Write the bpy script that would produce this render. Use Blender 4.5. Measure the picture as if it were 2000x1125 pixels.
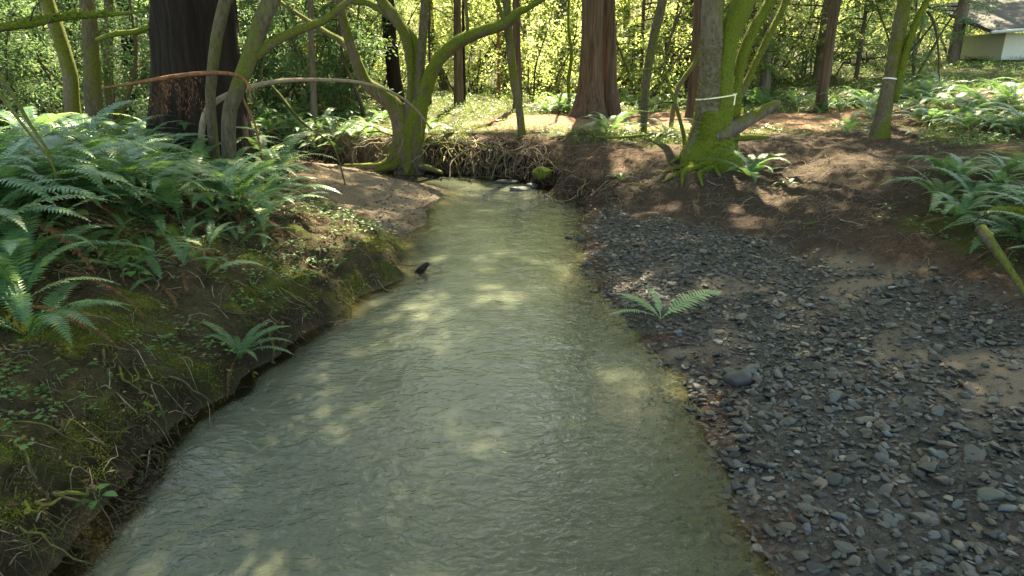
import bpy, math, random
import numpy as np
from mathutils import Vector, Quaternion, Matrix

random.seed(7)
RNG = np.random.default_rng(7)
for o in list(bpy.data.objects):
    bpy.data.objects.remove(o)
scene = bpy.context.scene
COL = scene.collection

# ------------------------------------------------------------------ camera, sky, sun, exposure
PITCH = math.radians(18.17)
CAM_H = 2.4
FPX = 1333.3
cam_d = bpy.data.cameras.new('camera')
cam_d.lens = 24.0
cam_d.sensor_width = 36.0
cam_d.clip_start = 0.05
cam_d.clip_end = 1000.0
cam = bpy.data.objects.new('camera', cam_d)
COL.objects.link(cam)
cam.location = (0, 0, CAM_H)
cam.rotation_euler = (math.pi / 2 - PITCH, 0, 0)
scene.camera = cam

SUN_EL = math.radians(53)
SUN_AZ = math.radians(9)
world = bpy.data.worlds.new('World')
scene.world = world
world.use_nodes = True
wn = world.node_tree.nodes
wl = world.node_tree.links
wn.clear()
sky = wn.new('ShaderNodeTexSky')
sky.sky_type = 'NISHITA'
sky.sun_disc = False
sky.sun_elevation = SUN_EL
sky.sun_rotation = SUN_AZ
bg = wn.new('ShaderNodeBackground')
bg.inputs['Strength'].default_value = 0.09
wo = wn.new('ShaderNodeOutputWorld')
wl.new(sky.outputs[0], bg.inputs[0])
wl.new(bg.outputs[0], wo.inputs[0])

SUNV = Vector((math.sin(SUN_AZ) * math.cos(SUN_EL), math.cos(SUN_AZ) * math.cos(SUN_EL), math.sin(SUN_EL)))
sun_d = bpy.data.lights.new('sun', 'SUN')
sun_d.energy = 5.0
sun_d.angle = math.radians(0.53)
sun_d.color = (1.0, 0.93, 0.80)
sun = bpy.data.objects.new('sun', sun_d)
COL.objects.link(sun)
sun.location = SUNV * 60
sun.rotation_euler = SUNV.to_track_quat('Z', 'Y').to_euler()

vs = scene.view_settings
vs.view_transform = 'Standard'
vs.look = 'None'
vs.gamma = 1.0
vs.exposure = 3.12
vs.use_white_balance = True
vs.white_balance_temperature = 8300
vs.white_balance_tint = 0
vs.use_curve_mapping = False
scene.render.engine = 'CYCLES'
cy = scene.cycles
cy.use_denoising = True
try:
    cy.denoiser = 'OPENIMAGEDENOISE'
except Exception:
    pass
cy.max_bounces = 9
cy.diffuse_bounces = 4
cy.glossy_bounces = 3
cy.transmission_bounces = 6
cy.transparent_max_bounces = 8
cy.sample_clamp_indirect = 6.0
cy.caustics_reflective = False
cy.caustics_refractive = False

# ------------------------------------------------------------------ numeric helpers
CP, SP = math.cos(PITCH), math.sin(PITCH)


def ray(px, py):
    u = (px - 1000.0) / FPX
    v = -(py - 562.5) / FPX
    return np.array([u, v * SP + CP, v * CP - SP])


def PD(px, py, y):
    """point seen at picture position (px, py), at forward distance y"""
    d = ray(px, py)
    t = y / d[1]
    return np.array([0, 0, CAM_H]) + d * t


def PZ(px, py, z):
    d = ray(px, py)
    t = (z - CAM_H) / d[2]
    return np.array([0, 0, CAM_H]) + d * t


def mpp(px, py, y):
    """metres per picture pixel at that distance"""
    return y / ray(px, py)[1] / FPX


def hash2(ix, iy, seed):
    n = (ix.astype(np.int64) * 374761393 + iy.astype(np.int64) * 668265263 + seed * 1442695041) & 0xFFFFFFFF
    n = ((n ^ (n >> 13)) * 1274126177) & 0xFFFFFFFF
    n = (n ^ (n >> 16)) & 0xFFFFFF
    return n / float(0xFFFFFF)


def vnoise(x, y, seed=0, period=None):
    x = np.asarray(x, float)
    y = np.asarray(y, float)
    ix = np.floor(x)
    iy = np.floor(y)
    fx = x - ix
    fy = y - iy
    fx = fx * fx * (3 - 2 * fx)
    fy = fy * fy * (3 - 2 * fy)
    ix1 = ix + 1
    if period:
        ix = np.mod(ix, period)
        ix1 = np.mod(ix1, period)
    a = hash2(ix, iy, seed)
    b = hash2(ix1, iy, seed)
    c = hash2(ix, iy + 1, seed)
    d = hash2(ix1, iy + 1, seed)
    return (a * (1 - fx) + b * fx) * (1 - fy) + (c * (1 - fx) + d * fx) * fy


def fbm(x, y, seed=0, octaves=4):
    s = 0
    a = 0.5
    for i in range(octaves):
        s = s + a * (vnoise(x, y, seed + i * 17) - 0.5)
        x = x * 2.03 + 3.1
        y = y * 2.03 + 1.7
        a *= 0.5
    return s


def sstep(a, b, x):
    t = np.clip((np.asarray(x, float) - a) / (b - a), 0, 1)
    return t * t * (3 - 2 * t)


def sdf(x, y, poly):
    """signed distance to a polygon (negative inside)"""
    x = np.asarray(x, float)
    y = np.asarray(y, float)
    poly = np.asarray(poly, float)
    best = np.full(x.shape, 1e9)
    inside = np.zeros(x.shape, bool)
    n = len(poly)
    for i in range(n):
        ax, ay = poly[i]
        bx, by = poly[(i + 1) % n]
        ex, ey = bx - ax, by - ay
        L = ex * ex + ey * ey + 1e-12
        t = np.clip(((x - ax) * ex + (y - ay) * ey) / L, 0, 1)
        dx = x - ax - t * ex
        dy = y - ay - t * ey
        best = np.minimum(best, dx * dx + dy * dy)
        cond = ((ay > y) != (by > y)) & (x < (bx - ax) * (y - ay) / (by - ay + 1e-12) + ax)
        inside ^= cond
    d = np.sqrt(best)
    return np.where(inside, -d, d)


# ------------------------------------------------------------------ terrain
PROF_D = np.array([0.0, 0.12, 0.4, 0.8, 1.5, 2.5, 3.5, 5.0, 7.0])
PROFILES = {
    #            0   .12   .4    .8    1.5   2.5   3.5   5.0   7.0
    'near':  [0.0, 0.26, 0.44, 0.62, 0.92, 1.22, 1.38, 1.45, 1.45],
    'mid':   [0.0, 0.18, 0.34, 0.48, 0.72, 1.05, 1.28, 1.40, 1.42],
    'bar':   [0.0, 0.03, 0.08, 0.15, 0.28, 0.50, 0.82, 1.22, 1.38],
    'far':   [0.0, 0.42, 0.80, 0.88, 0.90, 0.90, 0.92, 0.93, 0.95],
    'root':  [0.0, 0.16, 0.40, 0.62, 0.86, 0.93, 0.95, 0.97, 1.00],
    'grav':  [0.0, 0.03, 0.07, 0.11, 0.17, 0.25, 0.46, 0.86, 1.05],
}
UNDER = {'near': 0.16, 'mid': 0.08, 'bar': 0, 'far': 0.50, 'root': 0.12, 'grav': 0}
DEEP = {'near': 0.10, 'mid': 0.5, 'bar': 1.2, 'far': 0.5, 'root': 0.8, 'grav': 1.1}
SHORE = [  # picture position at water level, bank kind
    (-40, 1500, 'near'), (60, 1230, 'near'), (150, 1125, 'near'), (205, 1050, 'near'), (290, 965, 'near'),
    (350, 885, 'near'), (420, 808, 'near'), (500, 745, 'near'), (555, 700, 'near'), (630, 655, 'near'),
    (690, 618, 'near'), (702, 585, 'mid'), (755, 566, 'mid'), (803, 538, 'mid'), (796, 500, 'mid'),
    (798, 460, 'bar'), (826, 435, 'bar'), (842, 408, 'bar'), (856, 385, 'bar'), (862, 371, 'bar'),
    (835, 362, 'bar'), (790, 352, 'bar'), (752, 344, 'bar'), (690, 336, 'bar'), (560, 327, 'bar'), (330, 318, 'bar'),
]
SHORE2 = [
    (330, 309, 'far'), (560, 318, 'far'), (690, 328, 'far'), (760, 337, 'far'), (830, 341, 'far'), (900, 345, 'far'),
    (950, 349, 'far'), (1000, 352, 'far'), (1040, 358, 'far'), (1068, 372, 'root'), (1062, 384, 'root'),
    (1100, 392, 'root'), (1140, 402, 'root'), (1142, 430, 'grav'), (1145, 460, 'grav'), (1140, 480, 'grav'),
    (1152, 520, 'grav'), (1170, 560, 'grav'), (1200, 598, 'grav'), (1238, 640, 'grav'), (1275, 680, 'grav'),
    (1330, 735, 'grav'), (1366, 790, 'grav'), (1372, 848, 'grav'), (1402, 905, 'grav'), (1425, 950, 'grav'),
    (1412, 985, 'grav'), (1440, 1035, 'grav'), (1490, 1085, 'grav'), (1510, 1140, 'grav'), (1560, 1300, 'grav'), (1600, 1500, 'grav'),
]
ctrl = []
for px, py, k in SHORE + SHORE2:
    p = PZ(px, py, 0)
    ctrl.append((p[0], p[1], k))
b0 = ctrl[0]
b1 = ctrl[-1]
ctrl = [(b0[0] - 0.2, -6.0, 'near')] + ctrl + [(b1[0] + 0.1, -6.0, 'grav')]
WPOLY = np.array([(c[0], c[1]) for c in ctrl])
# dense samples along the shore with their bank profile
SAMP, SPROF, SUND, SDEEP = [], [], [], []
for a, b in zip(ctrl[:-1], ctrl[1:]):
    L = math.hypot(b[0] - a[0], b[1] - a[1])
    if a[0] < -8 and b[0] < -8:
        continue
    n = max(1, int(L / 0.25))
    for i in range(n):
        t = i / n
        SAMP.append((a[0] + (b[0] - a[0]) * t, a[1] + (b[1] - a[1]) * t))
        SPROF.append(np.array(PROFILES[a[2]]) * (1 - t) + np.array(PROFILES[b[2]]) * t)
        SUND.append(UNDER[a[2]] * (1 - t) + UNDER[b[2]] * t)
        SDEEP.append(DEEP[a[2]] * (1 - t) + DEEP[b[2]] * t)
SAMP = np.array(SAMP)
SPROF = np.array(SPROF)
SUND = np.array(SUND)
SDEEP = np.array(SDEEP)


def terrain(x, y, full=False):
    x = np.asarray(x, float)
    y = np.asarray(y, float)
    sh = x.shape
    x = x.ravel()
    y = y.ravel()
    H = np.empty(len(x))
    U = np.empty(len(x))
    S = np.empty(len(x))
    for c0 in range(0, len(x), 20000):
        sl = slice(c0, c0 + 20000)
        xs, ys = x[sl], y[sl]
        s = sdf(xs, ys, WPOLY)
        s = s + fbm(xs * 1.7, ys * 1.7, 5, 4) * 0.28 * sstep(-0.6, 0.0, s) + fbm(xs * 7, ys * 7, 6, 2) * 0.05
        dd = np.sqrt((xs[:, None] - SAMP[None, :, 0]) ** 2 + (ys[:, None] - SAMP[None, :, 1]) ** 2)
        dm = dd.min(1)
        w = np.exp(-(dd - dm[:, None]) / (0.16 + 0.12 * dm[:, None]))
        w /= w.sum(1)[:, None]
        prof = w @ SPROF
        dpt = w @ SDEEP
        U[sl] = w @ SUND
        ds = np.clip(s, 0, 7)
        k = np.clip(np.searchsorted(PROF_D, ds, side='right') - 1, 0, len(PROF_D) - 2)
        t = (ds - PROF_D[k]) / (PROF_D[k + 1] - PROF_D[k])
        ar = np.arange(len(xs))
        land = prof[ar, k] * (1 - t) + prof[ar, k + 1] * t
        wet = -0.42 * (1 - np.exp(np.clip(s, -50, 0) / dpt))
        h = np.where(s > 0, land, wet)
        S[sl] = s
        H[sl] = h
    # the wider lie of the land
    far = sstep(3.0, 8.0, S)
    hill = 0.085 * np.maximum(0, x - 6.5 + 0.25 * (y - 12)) * sstep(5, 12, x) * sstep(6, 14, y)
    hill += 0.17 * np.maximum(0, y - 52) + 0.04 * np.maximum(0, -x - 9)
    H = H + far * hill
    H = H + sstep(0.05, 1.2, S) * (fbm(x * 0.9, y * 0.9, 21, 3) * 0.22 + fbm(x * 4.3, y * 4.3, 22, 4) * 0.10)
    H = H + (x > 1.2) * sstep(2.4, 3.2, S) * sstep(7.0, 5.0, S) * sstep(14.0, 12.5, y) * (np.abs(fbm(x * 2.4 + y, y * 2.4 - x, 26, 4)) * 0.22 + fbm(x * 8, y * 8, 27, 2) * 0.06)
    H = H + (x < -0.5) * sstep(0.1, 0.5, S) * sstep(4.0, 2.0, S) * sstep(0.0, 2.0, 11.5 - y) * (fbm(x * 6, y * 6, 24, 3) * 0.20 + fbm(x * 2.2, y * 2.2, 25, 2) * 0.16)
    H = H + sstep(0.0, 0.5, S) * sstep(0.5, 0.2, np.abs(S - 0.3)) * fbm(x * 9, y * 9, 23, 2) * 0.08
    if full:
        return H.reshape(sh), U.reshape(sh), S.reshape(sh)
    return H.reshape(sh)


def hz(x, y):
    return float(terrain(np.array([x]), np.array([y]))[0])


def ground_at(px, py, lo=1.5, hi=60.0):
    """where the line of sight through a picture position meets the ground"""
    px = np.atleast_1d(np.asarray(px, float))
    py = np.atleast_1d(np.asarray(py, float))
    out = np.zeros((len(px), 3))
    ts = np.geomspace(lo, hi, 170)
    PP = np.stack([np.array([0, 0, CAM_H])[None] + ray(a, b)[None] * ts[:, None] for a, b in zip(px, py)])
    HH = np.maximum(terrain(PP[..., 0], PP[..., 1]), 0)
    for i in range(len(px)):
        P, h = PP[i], HH[i]
        below = np.nonzero(P[:, 2] <= h)[0]
        k = below[0] if len(below) else len(ts) - 1
        if k > 0:
            a, b = k - 1, k
            fa = P[a, 2] - h[a]
            fb = P[b, 2] - h[b]
            t = fa / (fa - fb + 1e-9)
            out[i] = P[a] * (1 - t) + P[b] * t
        else:
            out[i] = P[k]
    return out


# ground zones, outlined on the ground itself
def zone(pts, z):
    return [tuple(PZ(a, b, z)[:2]) for a, b in pts]


Z_GRAVEL = zone([(1140, 398), (1230, 425), (1300, 442), (1400, 465), (1500, 492), (1600, 528), (1700, 562), (1850, 612), (2000, 662),
                 (2300, 760), (2600, 1100), (2600, 1600), (1560, 1600), (1480, 1125), (1400, 1000), (1380, 900), (1350, 820),
                 (1270, 700), (1190, 610), (1140, 520)], 0.12)
Z_GRAVEL_L = zone([(705, 375), (760, 360), (862, 362), (845, 430), (790, 445), (735, 440)], 0.08)
Z_SAND_L = zone([(575, 330), (620, 305), (720, 310), (800, 340), (865, 360), (850, 420), (800, 440), (700, 420), (640, 400)], 0.18)
Z_DIRT_R = zone([(1150, 350), (1300, 330), (1500, 300), (1800, 300), (1830, 400), (1700, 470), (1780, 560), (1700, 575), (1500, 500), (1300, 450), (1150, 405)], 0.5)
Z_GREEN_FAR = [(-12, 15.7), (-4, 16.2), (0, 15.9), (2.2, 13.6), (4, 12.4), (8, 11.5), (12, 9), (30, 10), (40, 60), (-40, 60), (-40, 15)]
Z_PATH = [(-0.5, 17.6), (3, 16.6), (5.5, 16.0), (9, 15.6), (13, 15.8), (15, 17.6), (8, 18.6), (4, 20.5), (1.0, 20.5), (-0.6, 19)]


def masks(x, y, S=None):
    if S is None:
        S = sdf(x, y, WPOLY)
    n1 = fbm(x * 1.3, y * 1.3, 41, 4)
    n2 = fbm(x * 3.7, y * 3.7, 42, 4)
    gravel = np.maximum(sstep(0.30, -0.25, sdf(x, y, Z_GRAVEL) + n2 * 0.9), sstep(0.2, -0.2, sdf(x, y, Z_GRAVEL_L) + n2))
    sandy = sstep(0.3, -0.3, sdf(x, y, Z_SAND_L) + n1 * 1.2)
    sandy = np.maximum(sandy, gravel * sstep(0.02, 0.16, n1 - 0.05 + 0.10 * sstep(2.6, 3.6, x) - 0.02 * np.abs(y - 4.6)))
    bare = sstep(0.4, -0.4, sdf(x, y, Z_DIRT_R) + n1)
    path = sstep(0.8, -0.6, sdf(x, y, Z_PATH) + n1 * 2.2)
    left = (x < -0.9) & (sdf(x, y, Z_SAND_L) > 0.1)
    green = np.where(left, 0.75, 0.0)
    green = np.maximum(green, sstep(0.2, -0.6, sdf(x, y, Z_GREEN_FAR)))
    green = np.where((x > 4.2) & (y < 11) & (S > 3.6), 0.8, green)
    green = green * (1 - gravel) * (1 - path) * (1 - bare) * (1 - sandy)
    moss = green * sstep(0.04, 0.16, n2 + 0.4 * n1) * np.where(left & (S < 2.2), 1.0, 0.65)
    return dict(gravel=gravel, sandy=sandy, bare=bare, path=path, green=green, moss=moss)


# ------------------------------------------------------------------ mesh and object helpers
def mesh_np(name, verts, quads=None, tris=None, mat=None, smooth=True, attrs=None):
    me = bpy.data.meshes.new(name)
    verts = np.asarray(verts, np.float32).reshape(-1, 3)
    nq = 0 if quads is None else len(quads)
    nt = 0 if tris is None else len(tris)
    me.vertices.add(len(verts))
    me.vertices.foreach_set('co', verts.ravel())
    idx, starts = [], []
    if nq:
        idx.append(np.asarray(quads, np.int32).ravel())
        starts.append(np.arange(nq, dtype=np.int32) * 4)
    if nt:
        idx.append(np.asarray(tris, np.int32).ravel())
        starts.append(nq * 4 + np.arange(nt, dtype=np.int32) * 3)
    idx = np.concatenate(idx)
    starts = np.concatenate(starts)
    me.loops.add(len(idx))
    me.loops.foreach_set('vertex_index', idx)
    me.polygons.add(nq + nt)
    me.polygons.foreach_set('loop_start', starts)
    me.polygons.foreach_set('use_smooth', np.full(nq + nt, bool(smooth)))
    for k, v in (attrs or {}).items():
        at = me.attributes.new(k, 'FLOAT', 'POINT')
        at.data.foreach_set('value', np.asarray(v, np.float32).ravel())
    me.update(calc_edges=True)
    me.validate(verbose=False)
    if mat:
        me.materials.append(mat)
    return me


def link(name, me, parent=None, loc=None, rot=None, scale=None):
    o = bpy.data.objects.new(name, me)
    COL.objects.link(o)
    if parent is not None:
        o.parent = parent
    if loc is not None:
        o.location = [float(c) for c in loc]
    if rot is not None:
        o.rotation_euler = rot
    if scale is not None:
        o.scale = scale if hasattr(scale, '__len__') else (scale, scale, scale)
    return o


def tag(o, label=None, cat=None, group=None, kind=None):
    if label:
        o['label'] = label
    if cat:
        o['category'] = cat
    if group:
        o['group'] = group
    if kind:
        o['kind'] = kind
    return o


def thing(name, label, cat, loc=(0, 0, 0), group=None, rotz=0.0):
    o = bpy.data.objects.new(name, None)
    COL.objects.link(o)
    o.empty_display_size = 0.2
    o.location = [float(c) for c in loc]
    o.rotation_euler = (0, 0, rotz)
    return tag(o, label, cat, group)


def copy_tree(o, parent=None):
    c = o.copy()
    COL.objects.link(c)
    c.parent = parent
    for ch in o.children:
        copy_tree(ch, c)
    return c


class Geo:
    def __init__(self):
        self.v, self.q, self.t, self.n = [], [], [], 0

    def add(self, v, q=None, t=None):
        v = np.asarray(v, float).reshape(-1, 3)
        if q is not None and len(q):
            self.q.append(np.asarray(q, int) + self.n)
        if t is not None and len(t):
            self.t.append(np.asarray(t, int) + self.n)
        self.v.append(v)
        self.n += len(v)
        return self

    def mesh(self, name, mat, smooth=True, origin=None):
        v = np.concatenate(self.v)
        if origin is not None:
            v = v - np.asarray(origin, float)[None]
        q = np.concatenate(self.q) if self.q else None
        t = np.concatenate(self.t) if self.t else None
        return mesh_np(name, v, q, t, mat, smooth)


def catmull(P, R, step=0.15):
    P = np.asarray(P, float)
    R = np.asarray(R, float)
    E = np.vstack([2 * P[0] - P[1], P, 2 * P[-1] - P[-2]])
    out, rad = [], []
    for i in range(len(P) - 1):
        p0, p1, p2, p3 = E[i:i + 4]
        n = max(2, int(np.linalg.norm(p2 - p1) / step))
        t = np.linspace(0, 1, n, endpoint=False)[:, None]
        out.append(0.5 * (2 * p1 + (p2 - p0) * t + (2 * p0 - 5 * p1 + 4 * p2 - p3) * t ** 2 + (3 * p1 - p0 - 3 * p2 + p3) * t ** 3))
        rad.append(R[i] + (R[i + 1] - R[i]) * t[:, 0])
    out.append(P[-1:])
    rad.append(R[-1:])
    return np.concatenate(out), np.concatenate(rad)


def frames(P):
    T = np.gradient(P, axis=0)
    T /= np.linalg.norm(T, axis=1)[:, None] + 1e-9
    N = np.zeros_like(P)
    a = np.array([1.0, 0, 0]) if abs(T[0, 0]) < 0.8 else np.array([0, 1.0, 0])
    n = a - T[0] * a.dot(T[0])
    n /= np.linalg.norm(n)
    for i in range(len(P)):
        n = n - T[i] * n.dot(T[i])
        n /= np.linalg.norm(n) + 1e-9
        N[i] = n
    return T, N, np.cross(T, N)


def tube(geo, P, R, seg=10, knob=0.0, kf=3.0, seed=0, furrow=0.0, nf=14, flare=None):
    """a limb along P with radii R; knob = lumpy bark, furrow = vertical ridges"""
    P = np.asarray(P, float)
    R = np.asarray(R, float)
    n = len(P)
    T, N, B = frames(P)
    s = np.concatenate([[0], np.cumsum(np.linalg.norm(np.diff(P, axis=0), axis=1))])
    th = np.linspace(0, 2 * math.pi, seg, endpoint=False)
    TH, SS = np.meshgrid(th, s)
    RR = np.repeat(R[:, None], seg, 1)
    if knob:
        xx = TH / (2 * math.pi)
        k = 0.6 * (vnoise(xx * 3, SS * kf * 0.33 + xx * 1, seed + 3, 3) - 0.5) + 0.35 * (vnoise(xx * 7, SS * kf * 0.6, seed + 5, 7) - 0.5) + 0.2 * (vnoise(xx * 15, SS * kf * 0.9, seed + 6, 15) - 0.5)
        RR = RR * (1 + knob * 2 * k)
    if furrow:
        warp = fbm(SS * 0.9, TH * 0 + seed, seed + 9, 3) * 1.2 + fbm(SS * 0.35 + TH, TH * 0.5 + seed, seed + 8, 2) * 1.0
        x = TH / (2 * math.pi) * nf + warp
        f = np.abs(vnoise(x, SS * 0.55, seed + 1, nf) - 0.5) * 2
        f2 = np.abs(vnoise(x * 2, SS * 1.1, seed + 2, nf * 2) - 0.5) * 2
        f3 = vnoise(x * 4, SS * 2.5, seed + 4, nf * 4)
        RR = RR * (1 + furrow * (np.minimum(f, 0.5) * 1.6 + 0.5 * f2 + 0.3 * f3 - 0.8))
    if flare is not None:
        RR = RR + flare(TH, SS)
    V = P[:, None, :] + RR[..., None] * (np.cos(TH)[..., None] * N[:, None, :] + np.sin(TH)[..., None] * B[:, None, :])
    i = np.arange(n - 1)[:, None] * seg
    j = np.arange(seg)[None, :]
    j2 = (j + 1) % seg
    Q = np.stack([i + j, i + j2, i + seg + j2, i + seg + j], -1).reshape(-1, 4)
    base = n * seg
    V = np.concatenate([V.reshape(-1, 3), P[:1], P[-1:]])
    jj = np.arange(seg)
    t1 = np.stack([np.full(seg, base), (jj + 1) % seg, jj], -1)
    t2 = np.stack([np.full(seg, base + 1), (n - 1) * seg + jj, (n - 1) * seg + (jj + 1) % seg], -1)
    geo.add(V, Q, np.concatenate([t1, t2]))
    return geo


def unit(v):
    return v / (np.linalg.norm(v, axis=-1, keepdims=True) + 1e-9)


def rand_dirs(n, zbias=0.0, rng=RNG):
    v = rng.normal(size=(n, 3))
    v[:, 2] += zbias
    return unit(v)


def leaves(geo, C, D, NRM, L, W, fold=0.0):
    """pointed leaf blades: base C, direction D, normal NRM, length L, width W"""
    n = len(C)
    L = np.broadcast_to(np.asarray(L, float), (n,))[:, None]
    W = np.broadcast_to(np.asarray(W, float), (n,))[:, None]
    Sd = unit(np.cross(D, NRM))
    mid = C + D * L * 0.45
    up = NRM * W * fold
    V = np.stack([C, mid + Sd * W * 0.5 + up, C + D * L - NRM * L * 0.12, mid - Sd * W * 0.5 + up], 1).reshape(-1, 3)
    Q = np.arange(4 * n).reshape(n, 4)
    geo.add(V, Q)


# ------------------------------------------------------------------ materials
def new_mat(name):
    m = bpy.data.materials.new(name)
    m.use_nodes = True
    nt = m.node_tree
    nt.nodes.clear()
    out = nt.nodes.new('ShaderNodeOutputMaterial')
    return m, nt, out


def nd(nt, typ, **kw):
    n = nt.nodes.new(typ)
    for k, v in kw.items():
        if k in n.inputs:
            n.inputs[k].default_value = v
        else:
            setattr(n, k, v)
    return n


def ramp(nt, fac, stops, interp='LINEAR'):
    r = nt.nodes.new('ShaderNodeValToRGB')
    el = r.color_ramp.elements
    r.color_ramp.interpolation = interp
    while len(el) < len(stops):
        el.new(0.5)
    for e, (p, c) in zip(el, stops):
        e.position = p
        e.color = (*c, 1)
    nt.links.new(fac, r.inputs[0])
    return r.outputs[0]


def mixc(nt, fac, a, b, mode='MIX'):
    m = nt.nodes.new('ShaderNodeMix')
    m.data_type = 'RGBA'
    m.blend_type = mode
    for sock, v in ((m.inputs['Factor'], fac), (m.inputs[6], a), (m.inputs[7], b)):
        if hasattr(v, 'is_output'):
            nt.links.new(v, sock)
        elif isinstance(v, (int, float)):
            sock.default_value = v
        else:
            sock.default_value = (*v, 1)
    return m.outputs[2]


def math_n(nt, op, a, b=None, clamp=False):
    m = nt.nodes.new('ShaderNodeMath')
    m.operation = op
    m.use_clamp = clamp
    for i, v in enumerate((a, b)):
        if v is None:
            continue
        if hasattr(v, 'is_output'):
            nt.links.new(v, m.inputs[i])
        else:
            m.inputs[i].default_value = v
    return m.outputs[0]


def noise_n(nt, scale, detail=4, rough=0.55, vec=None, dist=0.0):
    n = nt.nodes.new('ShaderNodeTexNoise')
    n.inputs['Scale'].default_value = scale
    n.inputs['Detail'].default_value = detail
    n.inputs['Roughness'].default_value = rough
    n.inputs['Distortion'].default_value = dist
    if vec is not None:
        nt.links.new(vec, n.inputs['Vector'])
    return n.outputs['Fac']


def coords(nt, scale=(1, 1, 1), kind='Object'):
    if kind == 'World':
        g = nt.nodes.new('ShaderNodeNewGeometry')
        src = g.outputs['Position']
    else:
        g = nt.nodes.new('ShaderNodeTexCoord')
        src = g.outputs[kind]
    mp = nt.nodes.new('ShaderNodeMapping')
    mp.inputs['Scale'].default_value = scale
    nt.links.new(src, mp.inputs['Vector'])
    return mp.outputs[0]


def bump(nt, height, strength, dist):
    b = nt.nodes.new('ShaderNodeBump')
    b.inputs['Strength'].default_value = strength
    b.inputs['Distance'].default_value = dist
    nt.links.new(height, b.inputs['Height'])
    return b.outputs[0]


def principled(nt, out, color, rough=0.7, spec=0.3, normal=None):
    p = nt.nodes.new('ShaderNodeBsdfPrincipled')
    if hasattr(color, 'is_output'):
        nt.links.new(color, p.inputs['Base Color'])
    else:
        p.inputs['Base Color'].default_value = (*color, 1)
    if hasattr(rough, 'is_output'):
        nt.links.new(rough, p.inputs['Roughness'])
    else:
        p.inputs['Roughness'].default_value = rough
    p.inputs['Specular IOR Level'].default_value = spec
    if normal is not None:
        nt.links.new(normal, p.inputs['Normal'])
    if out is not None:
        nt.links.new(p.outputs[0], out.inputs[0])
    return p


def leaf_mat(name, stops, trans, tamount=0.45, rough=0.45, spec=0.35):
    m, nt, out = new_mat(name)
    g = nt.nodes.new('ShaderNodeNewGeometry')
    oi = nt.nodes.new('ShaderNodeObjectInfo')
    r = math_n(nt, 'FRACT', math_n(nt, 'ADD', g.outputs['Random Per Island'], math_n(nt, 'MULTIPLY', oi.outputs['Random'], 0.37)))
    c = ramp(nt, r, stops)
    p = principled(nt, None, c, rough, spec)
    t = nt.nodes.new('ShaderNodeBsdfTranslucent')
    tc = mixc(nt, 0.65, c, trans)
    nt.links.new(tc, t.inputs[0])
    mx = nt.nodes.new('ShaderNodeMixShader')
    mx.inputs[0].default_value = tamount
    nt.links.new(p.outputs[0], mx.inputs[1])
    nt.links.new(t.outputs[0], mx.inputs[2])
    nt.links.new(mx.outputs[0], out.inputs[0])
    return m


M = {}
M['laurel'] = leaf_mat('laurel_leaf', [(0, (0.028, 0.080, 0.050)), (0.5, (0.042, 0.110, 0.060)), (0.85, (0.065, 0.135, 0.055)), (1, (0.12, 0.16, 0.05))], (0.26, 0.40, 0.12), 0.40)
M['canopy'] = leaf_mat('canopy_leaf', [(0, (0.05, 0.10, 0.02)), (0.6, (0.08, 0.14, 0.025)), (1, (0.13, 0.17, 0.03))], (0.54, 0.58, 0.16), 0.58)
M['lime'] = leaf_mat('backlit_glow_leaf', [(0, (0.05, 0.12, 0.03)), (0.6, (0.10, 0.17, 0.05)), (1, (0.17, 0.21, 0.07))], (0.66, 0.73, 0.24), 0.70)  # backlit glow put into the leaf colour and translucency
M['needle'] = leaf_mat('conifer_needle', [(0, (0.035, 0.085, 0.03)), (0.6, (0.06, 0.12, 0.035)), (0.92, (0.09, 0.14, 0.04)), (1, (0.16, 0.09, 0.04))], (0.50, 0.55, 0.18), 0.52, 0.55, 0.2)
M['fern'] = leaf_mat('fern_leaf', [(0, (0.038, 0.105, 0.050)), (0.5, (0.060, 0.140, 0.062)), (0.9, (0.085, 0.165, 0.055)), (1, (0.14, 0.18, 0.045))], (0.26, 0.44, 0.10), 0.35, 0.42, 0.4)
M['fern_light'] = leaf_mat('fern_leaf_yellow', [(0, (0.20, 0.30, 0.14)), (1, (0.30, 0.38, 0.18))], (0.45, 0.52, 0.18), 0.35)
M['fern_dead'] = leaf_mat('dead_fern_leaf', [(0, (0.055, 0.028, 0.016)), (0.6, (0.095, 0.048, 0.026)), (1, (0.16, 0.095, 0.05))], (0.2, 0.1, 0.05), 0.2, 0.8, 0.1)
M['herb'] = leaf_mat('herb_leaf', [(0, (0.035, 0.10, 0.035)), (0.5, (0.055, 0.14, 0.04)), (0.9, (0.09, 0.17, 0.04)), (1, (0.15, 0.19, 0.04))], (0.30, 0.45, 0.07), 0.35)
M['grass'] = leaf_mat('grass_blade', [(0, (0.06, 0.12, 0.03)), (0.7, (0.10, 0.16, 0.04)), (1, (0.17, 0.16, 0.07))], (0.35, 0.42, 0.08), 0.35)
M['moss_blade'] = leaf_mat('moss_blade', [(0, (0.050, 0.062, 0.012)), (0.6, (0.095, 0.115, 0.016)), (1, (0.15, 0.165, 0.025))], (0.34, 0.38, 0.05), 0.30, 0.8, 0.1)
M['litter'] = leaf_mat('dead_leaf', [(0, (0.05, 0.028, 0.016)), (0.5, (0.10, 0.052, 0.028)), (0.85, (0.16, 0.09, 0.05)), (1, (0.28, 0.21, 0.13))], (0.2, 0.1, 0.04), 0.15, 0.75, 0.2)
M['debris'] = leaf_mat('needle_debris', [(0, (0.05, 0.020, 0.012)), (0.6, (0.12, 0.045, 0.024)), (1, (0.22, 0.09, 0.04))], (0.2, 0.08, 0.03), 0.1, 0.8, 0.15)


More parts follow.
